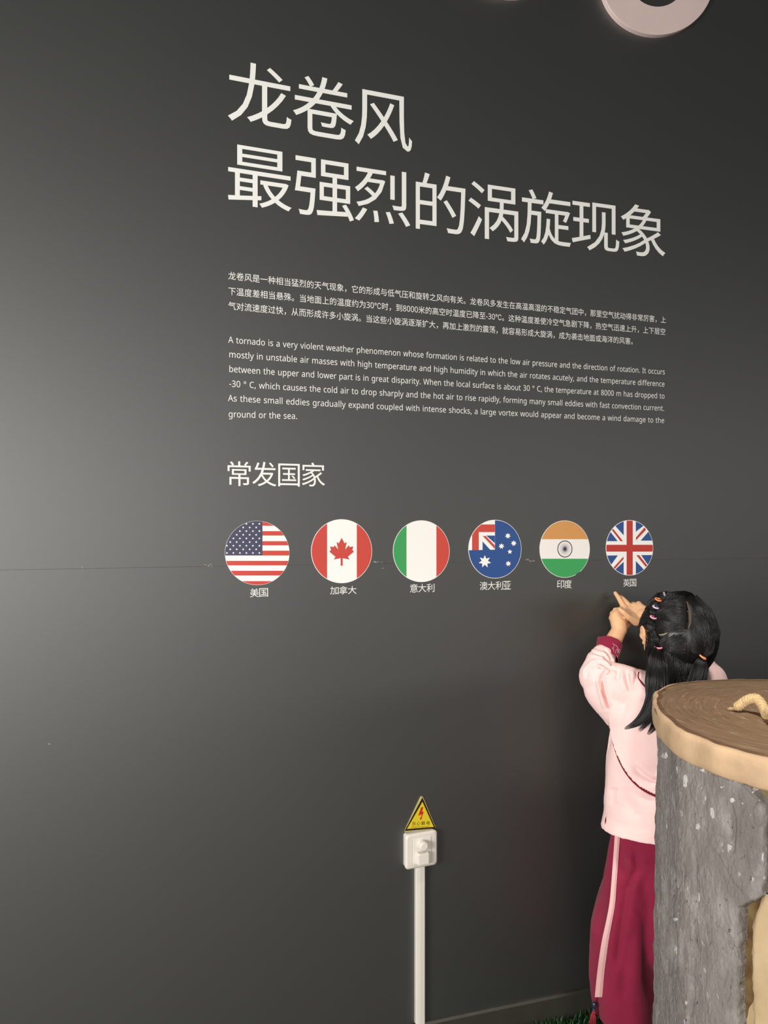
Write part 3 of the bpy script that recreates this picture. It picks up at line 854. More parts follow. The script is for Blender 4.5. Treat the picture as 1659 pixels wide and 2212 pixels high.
# rounded tan rim
mb = MB(); RP = [(.003, -.004), (.0085, -.0016), (.0150, -.0035), (.0190, -.009), (.0205, -.021), (.0200, -.034), (.0172, -.044), (.011, -.0485), (-.012, -.050)]
NA2 = 216
for q, (dr, dz) in enumerate(RP):
    for i in range(NA2):
        a = -180 + 360 * i / NA2; ca, sa = cos(radians(a)), sin(radians(a))
        left = max(0, cos(radians(a - 165))) ** 3
        k = 1 - .42 * left
        wob = .0011 * fbm(Vector((ca * 7, sa * 7, dz * 30)), 4)
        wig = .002 * fbm(Vector((ca * 14, sa * 14, 5.0)), 3)
        r = face_r(a) + dr * k + (wob if q > 1 else wig)
        z = ST + dz + (.003 * fbm(Vector((ca * 5, sa * 5, 9.0)), 3) if q > 5 else 0)
        mb.v.append((SX + r * ca, SY + r * sa, z))
for j in range(len(RP) - 1):
    for i in range(NA2):
        i2 = (i + 1) % NA2
        mb.f.append((j * NA2 + i, (j + 1) * NA2 + i, (j + 1) * NA2 + i2, j * NA2 + i2)); mb.mi.append(0)
mb.build('tan_rim', M_rim, stump, smooth=True)


mb = MB()
tube(mb, [P(1487.5, 1588, 1.256), P(1484.5, 1592, 1.2555), P(1482, 1597, 1.2555), P(1480.5, 1600, 1.256)], [.0003, .0012, .0011, .0003], 6)
mb.build('rim_crack', M_edge, stump)


def body_r(a, z):
    """radius of the outside of the bark"""
    left = max(0, cos(radians(a - 165))) ** 4
    return face_r(a) + .0165 - .0175 * left + .014 * (1 - z / ST) + .010 * max(0, 1 - z / .12) ** 2


# core
mb = MB(); NZ = 40; NC = 120
for j in range(NZ + 1):
    z = (ST - .046) * j / NZ
    for i in range(NC):
        a = -180 + 360 * i / NC
        r = body_r(a, z) - .020 + .003 * fbm(Vector((cos(radians(a)) * 6, sin(radians(a)) * 6, z * 6)), 3)
        mb.v.append((SX + r * cos(radians(a)), SY + r * sin(radians(a)), z))
for j in range(NZ):
    for i in range(NC):
        i2 = (i + 1) % NC
        mb.f.append((j * NC + i, j * NC + i2, (j + 1) * NC + i2, (j + 1) * NC + i)); mb.mi.append(0)
mb.f.append(tuple(NZ * NC + i for i in range(NC))); mb.mi.append(0)
mb.f.append(tuple(range(NC))[::-1]); mb.mi.append(0)
mb.build('inner_trunk', M_core, stump, smooth=True)


GOUGES = [([(1579, 1740), (1584, 1780), (1583, 1838)], 5, .007), ([(1500, 1845), (1503, 1905), (1508, 1960)], 3.5, .004), ([(1455, 2000), (1459, 2040), (1457, 2095)], 5, .005), ([(1495, 2110), (1492, 2190)], 5, .006),
          ([(1441, 1725), (1443, 1765)], 3, .004), ([(1512, 1690), (1515, 1700)], 2.5, .004), ([(1482, 1630), (1486, 1634)], 3, .007), ([(1442, 2010), (1444, 2040)], 3, .003), ([(1490, 1790), (1492, 1806)], 2.5, .004), ([(1452, 1925), (1454, 1935)], 2.5, .004)]
LAPS = [([(1435, 1852), (1455, 1900), (1484, 1950), (1506, 1990), (1514, 2002)], 4, .0042), ([(1533, 1822), (1556, 1852), (1586, 1904), (1604, 1925)], 4, .0036), ([(1508, 1925), (1514, 1940), (1530, 1965), (1540, 1992), (1566, 2012), (1590, 2030)], 4, .0040), ([(1578, 1695), (1590, 1684), (1600, 1690), (1626, 1720), (1648, 1742)], 3, .0040), ([(1460, 1740), (1475, 1700), (1490, 1690)], 3, .002)]
CHIPS = [(1483, 1690, 6, 15), (1516, 1662, 7, 5), (1522, 1666, 5, 4), (1462, 1663, 2, 9), (1540, 1757, 4, 11), (1539, 1753, 3, 5), (1474, 1757, 2, 8), (1509, 1785, 4, 6), (1583, 1728, 5, 5), (1618, 1712, 9, 3), (1510, 1935, 3, 9), (1461, 1985, 5, 4), (1574, 2030, 4, 4), (1630, 1706, 8, 3), (1605, 1735, 3, 3), (1482, 2165, 3, 5), (1560, 1700, 5, 2), (1436, 1632, 5, 6), (1648, 1850, 2, 12), (1650, 1900, 2, 10), (1604, 2090, 2, 14)]


def plate(name, m, a0f, a1f, z0f, z1f, thick, da, dz, amp, seed, rough=1.0):
    """a raised slab of bark; edges given as functions, rolled down onto the core"""
    amin, amax, zmin, zmax = a0f[1], a1f[1], z0f, z1f
    na = int((amax - amin) / da); nz = int((zmax - zmin) / dz)
    mb = MB()
    near = amp == .62
    chip = []
    for j in range(nz + 1):
        z = zmin + (zmax - zmin) * j / nz
        for i in range(na + 1):
            a = amin + (amax - amin) * i / na
            rr = .33
            ed = min((a - a0f[0](z)) * rr * pi / 180, (a1f[0](z) - a) * rr * pi / 180, z - zmin + .02, (zmax - z) + .001)
            ed = ed + .0022 * fbm(Vector((a * .9, z * 60, seed)), 3)
            e = max(0.0, min(1.0, ed / .007)); e = sqrt(max(0, 1 - (1 - e) ** 2))
            q = Vector((a * pi / 180 * .33 * 24, z * 16, seed))
            f2 = fbm(q * 3.3 + Vector((0, 0, 4)), 4)
            d = amp * (fbm(q, 5) * .0030 * rough + f2 * .0022 + fbm(q * 9 + Vector((0, 0, 8)), 3) * .0011)
            cr = abs(fbm(Vector((a * pi / 180 * .33 * 22, z * 9 + .012 * a, seed + 3)), 3))
            d -= amp * .005 * max(0, 1 - cr / .03) * max(0, min(1, fbm(q * .7, 2) * 3))
            br = body_r(a, z); ca, sa = cos(radians(a)), sin(radians(a))
            c = 0
            if near:
                x, y = project(Vector((SX + br * ca, SY + br * sa, z)))
                if 1400 < x < 1670 and y < 2260:
                    for g in GOUGES:
                        if g[0][0][0] - 22 < x < g[0][-1][0] + 22 and g[0][0][1] - 22 < y < g[0][-1][1] + 22:
                            dist, sd, t = seg_dist(x, y, g[0]); d -= g[2] * exp(-(dist / g[1]) ** 2) * (.4 + .6 * sin(pi * min(1, max(0, t))))
                    for g in LAPS:
                        if min(p[0] for p in g[0]) - 24 < x < max(p[0] for p in g[0]) + 24 and min(p[1] for p in g[0]) - 24 < y < max(p[1] for p in g[0]) + 24:
                            dist, sd, t = seg_dist(x, y, g[0]); fd = exp(-dist / 11) * sin(pi * (.08 + .84 * t))
                            d += g[2] * fd * (.5 if sd > 0 else -.5)
                    for cx_, cy_, wx, wy in CHIPS:
                        if abs(x - cx_) < wx * 1.5 and abs(y - cy_) < wy * 1.5 and ((x - cx_) / wx) ** 2 + ((y - cy_) / wy) ** 2 < 1 + 1.6 * f2: c = 1
            chip.append(c)
            r = br - thick + thick * e * 1.0 + (d + .0008 * c) * e - (0.004 if e <= 0 else 0)
            mb.v.append((SX + r * ca, SY + r * sa, z))
    for j in range(nz):
        for i in range(na):
            k = j * (na + 1) + i
            mb.f.append((k, k + 1, k + na + 2, k + na + 1)); mb.mi.append(1 if chip[k] and chip[k + na + 2] and near else 0)
    return mb.build(name, [m, M_chip] if near else m, stump, smooth=True)


M_chip = mat('pale_bark_fleck', (184, 181, 178), rough=0.7, var=0.06, scale=200)


def right_edge(z):
    w = 0.7 * fbm(Vector((z * 9, 2.2, .3)), 4)
    base = -134.0 if z > .768 else -139.7
    if .755 < z <= .785:
        u = (z - .755) / .03; base = -139.7 + 5.7 * u
    if z > .912: base = -134.0 - (z - .912) * 150
    return base + w


# angles run from the left flank (-205) round the side nearest the camera
plate('bark_plate', M_bark, (lambda z: -209 + .8 * fbm(Vector((z * 8, 1, 1)), 3), -211), (right_edge, -131), 0.0, ST - .044, .018, .145, .0018, .62, 1.0)
plate('bark_plate', M_bark, (lambda z: -112 + 1.2 * fbm(Vector((z * 8, 4, 1)), 3), -114), (lambda z: -20, -18), 0.0, ST - .047, .018, 1.2, .012, 1.0, 7.0)
plate('bark_plate', M_bark, (lambda z: -14 + 1.2 * fbm(Vector((z * 8, 4, 3)), 3), -16), (lambda z: 144, 146), 0.0, ST - .047, .018, 1.6, .014, 1.0, 12.0)


def tan_left(z):
    b = -136.9 + 0.5 * fbm(Vector((z * 14, 7.2, .3)), 3) + .5 * sin(z * 17)
    if z > .735: b += (z - .735) ** 2 * 900
    return b


plate('bare_wood_plate', M_tan, (tan_left, -140), (lambda z: -116 + .6 * fbm(Vector((z * 8, 9, 3)), 3), -114), 0.0, .787, .016, .4, .006, .45, 21.0, .4)
# rope handle
M_rope = mat('natural_rope', (188, 162, 120), rough=0.85, spec=0.15, var=0.12, scale=160, bump=0.5, bscale=300)
ctrl = [P(1587, 1536, 1.372) + Vector((0, 0, .004)), P(1600, 1530, 1.368) + Vector((0, 0, .006)), P(1617, 1521, 1.362) + Vector((0, 0, .008)), P(1636, 1518, 1.352) + Vector((0, 0, .006)), P(1650, 1530, 1.338), P(1657, 1552, 1.322) + Vector((0, 0, .004)), P(1664, 1580, 1.295) + Vector((0, 0, .004)), P(1690, 1606, 1.24)]
ctrl[-1].z = ST + .009; ctrl[-2].z = ST + .014
path = catmull(ctrl, 14)
mb = MB(); npts = len(path)
for st in range(3):
    pts = []; rad = []
    for i, p in enumerate(path):
        tg = (path[min(i + 1, npts - 1)] - path[max(i - 1, 0)]).normalized()
        a = tg.cross(Vector((0, 0, 1))).normalized(); b = a.cross(tg)
        u = i / (npts - 1); gr = min(1, .25 + u * 9)
        ph = 2 * pi * st / 3 + i * .5
        pts.append(p + (a * cos(ph) + b * sin(ph)) * .0049 * gr); rad.append(.0040 * gr)
    tube(mb, pts, rad, 9)
random.seed(3)
for q in range(9):
    e = path[0]; d = Vector((-.008 - random.random() * .006, random.uniform(-.004, .004), random.uniform(-.002, .003)))
    tube(mb, [e + Vector((.006, 0, 0)), e + d * .5, e + d], [.0016, .0011, .0004], 5)
mb.build('rope_handle', M_rope, stump, smooth=True)

# ------------------------------------------------------------------ artificial turf along the wall
random.seed(11)
M_turf = mat('dark_green_turf', (26, 60, 36), rough=0.5, spec=0.3, rgb2=(50, 88, 48), scale=60)
M_turf2 = mat('dry_turf_blade', (120, 116, 84), rough=0.5)
mb = MB()
for q in range(17000):
    s = S(random.uniform(1010, 1800)); back = random.random() ** 1.3 * .42
    p, tdir, n = wall_frame(s)
    off = .016 + back
    b = Vector((p.x + n.x * off, p.y + n.y * off, .0))
    if (b.x - SX) ** 2 + (b.y - SY) ** 2 < .345 ** 2: continue
    if abs(b.x - .692) < .13 and 1.80 < b.y < 2.03: continue
    h = random.uniform(.026, .052); w = random.uniform(.0011, .0019)
    a = random.uniform(0, 2 * pi); la = random.uniform(0, 2 * pi); ln = random.uniform(.15, .95) * h
    if off < .045: ln *= .4
    sd = Vector((cos(a), sin(a), 0)) * w; d = Vector((cos(la), sin(la), 0)) * ln
    if off - .016 + d.dot(Vector((n.x, n.y, 0))) < .0: d = -d
    m1 = b + d * .3 + Vector((0, 0, h * .55)); m2 = b + d * .7 + Vector((0, 0, h * .88)); e = b + d + Vector((0, 0, h * (1 if random.random() < .6 else .8)))
    mb.add([b - sd, b + sd, m1 + sd, m1 - sd, m2 + sd * .8, m2 - sd * .8, e], [(0, 1, 2, 3), (3, 2, 4, 5), (5, 4, 6)], 1 if random.random() < .03 else 0)
g = mb.build('turf', [M_turf, M_turf2])
tag(g, 'dark green artificial turf on the floor along the foot of the wall', 'artificial grass'); g['kind'] = 'stuff'

# ------------------------------------------------------------------ the child
M_skin = mat('skin', (228, 180, 138), rough=0.5, spec=0.35, var=0.03, scale=40)
M_skin.node_tree.nodes['Principled BSDF'].inputs['Subsurface Weight'].default_value = 0.12
M_skin.node_tree.nodes['Principled BSDF'].inputs['Subsurface Radius'].default_value = (0.008, 0.003, 0.002)
M_pink = mat('pale_pink_cotton', (249, 212, 207), rough=0.85, spec=0.15, sheen=0.15, var=0.015, scale=9, bump=0.18, bscale=700)
M_mar = mat('maroon_cotton', (140, 35, 63), rough=0.85, spec=0.15, sheen=0.1, var=0.05, scale=14, bump=0.25, bscale=800)
M_mar2 = mat('maroon_piping_fold_shade', (112, 26, 44), rough=0.8, spec=0.15)  # for trim and cord, and the fold shadow painted on the tunic
M_hair = mat('black_hair', (15, 14, 14), rough=0.38, spec=0.45)
M_rib = mat('pink_ribbon', (240, 190, 186), rough=0.6, spec=0.25, bump=0.1, bscale=500)
M_emb = mat('pale_embroidery', (214, 184, 190), rough=0.7)
M_sock = mat('white_sock', (226, 218, 208), rough=0.9)
M_shoe = mat('dark_shoe', (60, 40, 44), rough=0.6)


def capsule(mb, a, b, ra, rb, n=16, m=5):
    a, b = Vector(a), Vector(b); d = b - a; L_ = d.length
    if L_ < 1e-6: d = Vector((0, 0, 1))
    q = d.to_track_quat('Z', 'Y').to_matrix()
    rings = []
    for i in range(1, m + 1):
        t = -pi / 2 + pi / 2 * i / m; rings.append((ra * cos(t), ra * sin(t)))
    for i in range(0, m):
        t = pi / 2 * i / m; rings.append((rb * cos(t), L_ + rb * sin(t)))
    vs = [a + q @ Vector((0, 0, -ra))]
    for r, z in rings:
        vs += [a + q @ Vector((r * cos(2 * pi * k / n), r * sin(2 * pi * k / n), z)) for k in range(n)]
    vs.append(a + q @ Vector((0, 0, L_ + rb)))
    fs = [(0, 1 + (k + 1) % n, 1 + k) for k in range(n)]
    for j in range(len(rings) - 1):
        for k in range(n):
            k2 = (k + 1) % n
            fs.append((1 + j * n + k, 1 + j * n + k2, 1 + (j + 1) * n + k2, 1 + (j + 1) * n + k))
    o = 1 + (len(rings) - 1) * n
    fs += [(o + k, o + (k + 1) % n, len(vs) - 1) for k in range(n)]
    mb.add(vs, fs)


def chain(mb, pts, rs, n=14):
    for i in range(len(pts) - 1): capsule(mb, pts[i], pts[i + 1], rs[i], rs[i + 1], n)


def ell(mb, c, r, rot=None, n=24, m=14):
    c = Vector(c); R = rot or Matrix.Identity(3)
    vs = [c + R @ Vector((0, 0, -r[2]))]
    for j in range(1, m):
        t = -pi / 2 + pi * j / m
        vs += [c + R @ Vector((r[0] * cos(t) * cos(2 * pi * k / n), r[1] * cos(t) * sin(2 * pi * k / n), r[2] * sin(t))) for k in range(n)]
    vs.append(c + R @ Vector((0, 0, r[2])))
    fs = [(0, 1 + (k + 1) % n, 1 + k) for k in range(n)]
    for j in range(m - 2):
        for k in range(n):
            k2 = (k + 1) % n
            fs.append((1 + j * n + k, 1 + j * n + k2, 1 + (j + 1) * n + k2, 1 + (j + 1) * n + k))
    o = 1 + (m - 2) * n
    fs += [(o + k, o + (k + 1) % n, len(vs) - 1) for k in range(n)]
    mb.add(vs, fs)


def loft(mb, rings, n=48, wave=None):
    """closed stack of ellipses (cx, cy, z, rx, ry)"""
    vs = []
    for cx, cy, z, rx, ry in rings:
        for k in range(n):
            a = 2 * pi * k / n; w = wave(a, z) if wave else 1.0
            vs.append((cx + rx * w * cos(a), cy + ry * w * sin(a), z))
    fs = []
    up = rings[-1][2] > rings[0][2]
    for j in range(len(rings) - 1):
        for k in range(n):
            k2 = (k + 1) % n; q = (j * n + k, j * n + k2, (j + 1) * n + k2, (j + 1) * n + k)
            fs.append(q if up else q[::-1])
    b = tuple(range(n)); t = tuple((len(rings) - 1) * n + k for k in range(n))
    fs += [b[::-1], t] if up else [b, t[::-1]]
    mb.add(vs, fs)


def remesh(mb, voxel, it=4, fac=0.5):
    """union of overlapping closed shapes as one skin: (verts, faces, normals)"""
    me = bpy.data.meshes.new('tmp'); me.from_pydata(mb.v, [], mb.f); me.update()
    o = bpy.data.objects.new('tmp', me); COL.objects.link(o)
    r = o.modifiers.new('r', 'REMESH'); r.mode = 'VOXEL'; r.voxel_size = voxel; r.adaptivity = 0
    s = o.modifiers.new('s', 'SMOOTH'); s.factor = fac; s.iterations = it
    dg = bpy.context.evaluated_depsgraph_get(); dg.update()
    m2 = bpy.data.meshes.new_from_object(o.evaluated_get(dg))
    bpy.data.objects.remove(o); bpy.data.meshes.remove(me)
    return m2


def mesh_obj(name, me, m, parent):
    me.materials.clear(); me.materials.append(m)
    for p in me.polygons: p.use_smooth = True
    me.name = name
    o = bpy.data.objects.new(name, me); COL.objects.link(o)
    o.parent = parent; o.location = -parent_world(parent)
    return o




GY = 1.88
girl = thing('person', 'small child from behind in pink tunic and maroon trousers, pointing both hands at the wall', 'person', (0.69, GY, 0.0))
HC = P(1464, 1373, 1.875)
YAW = radians(7)
RH_ = Matrix.Rotation(YAW, 3, 'Z')
fdir = RH_ @ Vector((0, 1, 0)); ldir = RH_ @ Vector((-1, 0, 0))

# --- body: one continuous surface
bd = MB()
ell(bd, HC + Vector((0, 0, .006)), (.080, .090, .094), RH_)
ell(bd, HC + fdir * .030 + Vector((0, 0, -.045)), (.060, .060, .058), RH_)
ell(bd, HC + fdir * .052 + Vector((0, 0, -.082)), (.028, .028, .022), RH_)          # chin
ell(bd, HC + fdir * .092 + Vector((0, 0, -.030)), (.011, .012, .014), RH_)          # nose
capsule(bd, HC + fdir * .086 + Vector((0, 0, .002)), HC + fdir * .094 + Vector((0, 0, -.026)), .006, .009)
ell(bd, HC + fdir * .086 + Vector((0, 0, -.056)), (.019, .008, .0045), RH_)         # lips
ell(bd, HC + fdir * .084 + Vector((0, 0, -.064)), (.016, .008, .0050), RH_)
for s in (-1, 1):
    ell(bd, HC + fdir * .066 - ldir * s * .028 + Vector((0, 0, -.036)), (.024, .022, .024), RH_)   # cheeks
# ears
ear = P(1389, 1373, 1.868)
for c in (ear, Vector((2 * HC.x - ear.x - .016, ear.y + .022, ear.z))):
    sgn = -1 if c is ear else 1
    E_ = Matrix.Rotation(radians(18), 3, 'Z')
    rim = [c + E_ @ Vector((sgn * x, y, z)) for x, y, z in ((-.004, .010, .004), (-.001, .008, .016), (.003, -.001, .021), (.005, -.010, .015), (.005, -.013, .003), (.002, -.009, -.009), (-.001, -.003, -.017), (-.004, .003, -.016))]
    chain(bd, rim, [.0035, .0036, .0036, .0036, .0034, .0036, .0046, .004], 10)
    ell(bd, c + E_ @ Vector((-sgn * .004, -.002, 0)), (.004, .010, .017), E_)
    capsule(bd, c + Vector((-sgn * .006, .006, 0)), c + Vector((-sgn * .024, .006, 0)), .012, .016)
TX = .692
chain(bd, [Vector((TX + .004, 1.888, 1.0)), Vector((TX, 1.878, .90))], [.036, .042])
loft(bd, [(TX, GY, .46, .105, .078), (TX, GY, .54, .115, .085), (TX, GY, .64, .098, .074), (TX, GY, .74, .098, .074), (TX, GY, .84, .108, .076), (TX, GY, .90, .094, .062), (TX, GY, .935, .05, .045)])
LSH, LEL, LWR = P(1405, 1497, 1.885), P(1284, 1462, 1.955), P(1338, 1360, 2.012)
RSH, REL, RWR = P(1530, 1500, 1.90), P(1512, 1442, 2.035), P(1402, 1332, 2.018)
chain(bd, [LSH, LEL, LWR.lerp(LEL, .45), LWR], [.038, .029, .0235, .0185])
chain(bd, [RSH, REL, RWR.lerp(REL, .55), RWR], [.038, .029, .026, .0175])
chain(bd, [Vector((TX, GY, .88)), LSH], [.05, .038]); chain(bd, [Vector((TX, GY, .88)), RSH], [.05, .038])
for s in (-1, 1):
    hx = TX + s * .055
    chain(bd, [Vector((hx, GY, .50)), Vector((TX + s * .062, GY - .004, .30)), Vector((TX + s * .064, GY + .006, .20)), Vector((TX + s * .066, GY + .008, .06))], [.070, .047, .044, .029])
    chain(bd, [Vector((TX + s * .066, GY - .012, .032)), Vector((TX + s * .070, GY + .05, .026)), Vector((TX + s * .073, GY + .085, .022))], [.027, .026, .021])
# left hand, closed below the pointing one
chain(bd, [LWR, P(1337, 1347, 2.018), P(1334, 1334, 2.026)], [.0195, .021, .021])
for a, b in ((P(1345, 1345, 2.024), P(1340, 1322, 2.032)), (P(1332, 1348, 2.022), P(1324, 1330, 2.030)), (P(1338, 1345, 2.022), P(1331, 1322, 2.030))): capsule(bd, a, b, .014, .0085)
FING_L = [[P(1339, 1318, 2.030), P(1347, 1313, 2.056), P(1358, 1319, 2.062), P(1362, 1327, 2.050)],
          [P(1330, 1319, 2.032), P(1336, 1317, 2.062), P(1349, 1323, 2.067), P(1354, 1331, 2.055)],
          [P(1324, 1326, 2.032), P(1329, 1325, 2.062), P(1342, 1331, 2.066), P(1347, 1338, 2.055)],
          [P(1322, 1335, 2.028), P(1326, 1334, 2.054), P(1336, 1340, 2.058), P(1341, 1345, 2.050)]]
for q in FING_L: chain(bd, q, [.0085, .0070, .0064, .0056], 12)
chain(bd, [P(1350, 1352, 2.020), P(1360, 1347, 2.040), P(1364, 1338, 2.050)], [.010, .0075, .006], 12)
# right hand: index and middle finger pointing up to the left, ring and little finger folded, thumb laid over the left hand
chain(bd, [RWR, P(1389, 1330, 2.022)], [.0175, .020])
for a, b, ra, rb in ((P(1390, 1340, 2.018), P(1358, 1325, 2.030), .013, .009), (P(1390, 1332, 2.022), P(1362, 1315, 2.036), .014, .009), (P(1391, 1326, 2.024), P(1370, 1309, 2.038), .014, .009), (P(1393, 1320, 2.024), P(1380, 1307, 2.036), .013, .008), (P(1380, 1342, 2.016), P(1366, 1334, 2.016), .013, .012)):
    capsule(bd, a, b, ra, rb)
FING_R = [[P(1355, 1320, 2.032), P(1344, 1305, 2.046), P(1336, 1291, 2.058), P(1329, 1281, 2.068)],
          [P(1362, 1312, 2.040), P(1352.5, 1301, 2.052), P(1345, 1293, 2.062), P(1339.5, 1289, 2.070)],
          [P(1370, 1307, 2.044), P(1367, 1305, 2.066), P(1359, 1314, 2.076), P(1364, 1321, 2.062)],
          [P(1380, 1305, 2.040), P(1379, 1304, 2.058), P(1372, 1313, 2.066), P(1376, 1321, 2.052)]]
for q in FING_R: chain(bd, q, [.0082, .0070, .0061, .0051], 12)
chain(bd, [P(1374, 1342, 2.010), P(1358, 1333, 1.999), P(1347, 1323, 1.998), P(1339, 1316.5, 2.004)], [.0125, .0078, .0066, .0056], 12)
bme = remesh(bd, .0019, 4, .5)
mesh_obj('body', bme, M_skin, girl)
M_eye = mat('eye_white', (235, 232, 226), rough=0.2); M_iris = mat('dark_iris', (30, 20, 16), rough=0.2)
for s in (-1, 1):
    c = HC + fdir * .083 - ldir * s * .032 + Vector((0, 0, -.004))
    e = MB(); ell(e, c, (.0125, .008, .0075), RH_); eo = e.build('eye', M_eye, girl, smooth=True)
    e = MB(); ell(e, c + fdir * .0055, (.0055, .0035, .0055), RH_); e.build('iris', M_iris, eo, smooth=True)

# --- trousers
tr = MB()


def tz(py): return H - (py - HY) / F * GY


def hx_(px): return (px - CX) / F * GY


def trouser_wave(a, z): return 1 + .012 * sin(5 * a + z * 4) + .010 * sin(9 * a - z * 3)


loft(tr, [(.690, GY, .66, .125, .092), (.688, GY, tz(1810), .145, .100), (.684, GY, tz(1900), .160, .104), (.680, GY, tz(1990), .167, .104), (.680, GY, tz(2040), .165, .090), (.680, GY, tz(2060), .155, .070)], wave=trouser_wave)
for s, cx, ph in ((-1, 1347, 0.3), (1, 1498, 1.9)):
    def wv(a, z, ph=ph): return 1 + .035 * sin(3 * a + ph + z * 2) + .02 * sin(7 * a - z * 5 + ph)
    cxw = hx_(cx)
    loft(tr, [(cxw - .016 * s, GY, tz(1880), .050, .070), (cxw - .006 * s, GY, tz(1960), .069, .088), (cxw - .001 * s, GY, tz(2010), .0755, .092), (cxw, GY, tz(2060), .0775, .094), (cxw, GY, tz(2120), .0775, .094), (cxw + .002, GY, tz(2165), .0745, .092), (cxw + .004, GY, .136, .0715, .089)], wave=wv)
tme = remesh(tr, .004, 5, .5)
TCRE = [([(1338, 1830), (1346, 1880), (1352, 1930), (1343, 1990), (1335, 2050), (1332, 2090)], 9, .009), ([(1372, 1840), (1374, 1880), (1362, 1905), (1356, 1925)], 8, .008), ([(1308, 1810), (1302, 1850), (1300, 1900)], 7, .006),
        ([(1385, 1880), (1400, 1960), (1398, 2060), (1402, 2150)], 13, .006), ([(1362, 2010), (1350, 2080), (1346, 2160)], 12, .005), ([(1300, 1950), (1296, 2050)], 10, .004)]


def sculpt(me, creases, noise_amp=.0012, noise_scale=18):
    """press folds into the cloth"""
    N_ = [Vector(v.normal) for v in me.vertices]
    bbs = []
    for c in creases:
        xs = [p[0] for p in c[0]]; ys = [p[1] for p in c[0]]; w = c[1] * 5
        bbs.append((min(xs) - w, max(xs) + w, min(ys) - w, max(ys) + w))
    out = []
    for v, n in zip(me.vertices, N_):
        co = Vector(v.co); d = noise_amp * fbm(Vector((co.x * noise_scale, co.y * noise_scale, co.z * noise_scale * .6)), 3)
        if n.y < .35:
            x, y = project(co)
            for c, b in zip(creases, bbs):
                if b[0] < x < b[1] and b[2] < y < b[3]:
                    dist, side, t = seg_dist(x, y, c[0]); w = c[1]
                    fade = min(1, t / .18 + .25 if len(c) < 4 else 1) * min(1, (1 - t) / .15 + .2)
                    if len(c) > 3:      # a lap: one side stands proud of the other
                        if side * c[3] > 0: d -= c[2] * fade * exp(-dist / (w * 2.2)) * min(1, dist / 1.5 + .3)
                        else: d += c[2] * .35 * fade * exp(-dist / (w * 1.6))
                    else:
                        d += c[2] * fade * (-exp(-(dist / w) ** 2) + .28 * exp(-((dist - 2.1 * w) / (1.3 * w)) ** 2))
        out.append(co + n * d)
    for v, co in zip(me.vertices, out): v.co = co
    me.update()


sculpt(tme, TCRE)
mesh_obj('trousers', tme, M_mar, girl)

# --- tunic
tu = MB()


def tring(py, cx, hw, dy): return (hx_(cx), GY, tz(py), hw / F * GY, dy)


loft(tu, [(hx_(1449), GY, .583, 149 / F * GY, .116), tring(1760, 1450, 144, .112), tring(1700, 1451, 142, .110), tring(1640, 1453, 141, .107), tring(1580, 1455, 135, .103), tring(1540, 1456, 122, .100), tring(1505, 1458, 108, .094), tring(1482, 1459, 92, .078), tring(1464, 1460, 62, .056), tring(1452, 1461, 46, .05)], n=64)
chain(tu, [P(1412, 1506, 1.885), P(1340, 1492, 1.915), P(1291, 1463, 1.950)], [.058, .050, .0445], 24)
chain(tu, [P(1393, 1486, 1.885), P(1345, 1468, 1.915), P(1300, 1460, 1.945)], [.040, .036, .040], 24)
chain(tu, [P(1302, 1490, 1.94), P(1345, 1540, 1.905), P(1380, 1560, 1.885)], [.046, .050, .060], 24)
chain(tu, [P(1290, 1460, 1.950), P(1297, 1434, 1.965), P(1304, 1417, 1.975)], [.0445, .0375, .0300], 24)
chain(tu, [P(1525, 1506, 1.895), P(1530, 1470, 1.94), P(1512, 1448, 2.02)], [.052, .045, .040], 24)
chain(tu, [P(1512, 1448, 2.02), P(1480, 1415, 2.035)], [.040, .035], 24)
ume = remesh(tu, .0024, 9, .5)
UCRE = [([(1318, 1571), (1325, 1600), (1333, 1628), (1345, 1654), (1361, 1678), (1382, 1698), (1405, 1712), (1430, 1722)], 6, .013, -1),
        ([(1297, 1466), (1299, 1478), (1303, 1496), (1309, 1518), (1313, 1530)], 3.0, .012), ([(1298, 1468), (1301, 1458), (1309, 1450), (1323, 1445)], 2.6, .006),
        ([(1291, 1431), (1305, 1437), (1322, 1445)], 2.4, .007), ([(1302, 1415), (1310, 1426), (1322, 1440)], 2.4, .008), ([(1306, 1405), (1314, 1418), (1323, 1434)], 2.2, .006), ([(1275, 1409), (1288, 1412), (1303, 1417)], 2.2, .004),
        ([(1266, 1460), (1269, 1448), (1278, 1438), (1291, 1432)], 3, .005), ([(1312, 1456), (1317, 1449), (1328, 1446)], 2.4, .006), ([(1294, 1441), (1306, 1443), (1322, 1446)], 2.4, .005),
        ([(1352, 1450), (1356, 1470), (1362, 1492)], 5, .006), ([(1334, 1446), (1336, 1456), (1332, 1468)], 4, .003), ([(1376, 1449), (1375, 1464), (1369, 1484)], 4, .005),
        ([(1368, 1655), (1385, 1672), (1405, 1686), (1425, 1692)], 6, .006), ([(1340, 1700), (1352, 1730), (1380, 1770)], 12, .003), ([(1325, 1700), (1324, 1740)], 8, .003)]
UCRE = [UCRE[0]] + [(c[0], c[1], c[2] * (1.7 if c[0][0][1] < 1500 else 1.2)) for c in UCRE[1:]]
sculpt(ume, UCRE, .0015, 22)
tunic = mesh_obj('tunic', ume, M_pink, girl)

from mathutils.bvhtree import BVHTree


def bvh_of(me): return BVHTree.FromPolygons([v.co.copy() for v in me.vertices], [tuple(p.vertices) for p in me.polygons])


UB = bvh_of(ume); TB = bvh_of(tme); BB = bvh_of(bme)


def on(bv, px, py, lift=0.0):
    """the point of a surface seen at a pixel"""
    d = (P(px, py, 1.0) - Vector((0, 0, H))).normalized()
    h = bv.ray_cast(Vector((0, 0, H)), d)
    if h[0] is None:
        h = bv.find_nearest(P(px, py, 1.86))
        return h[0] + h[1] * lift
    return h[0] - d * lift


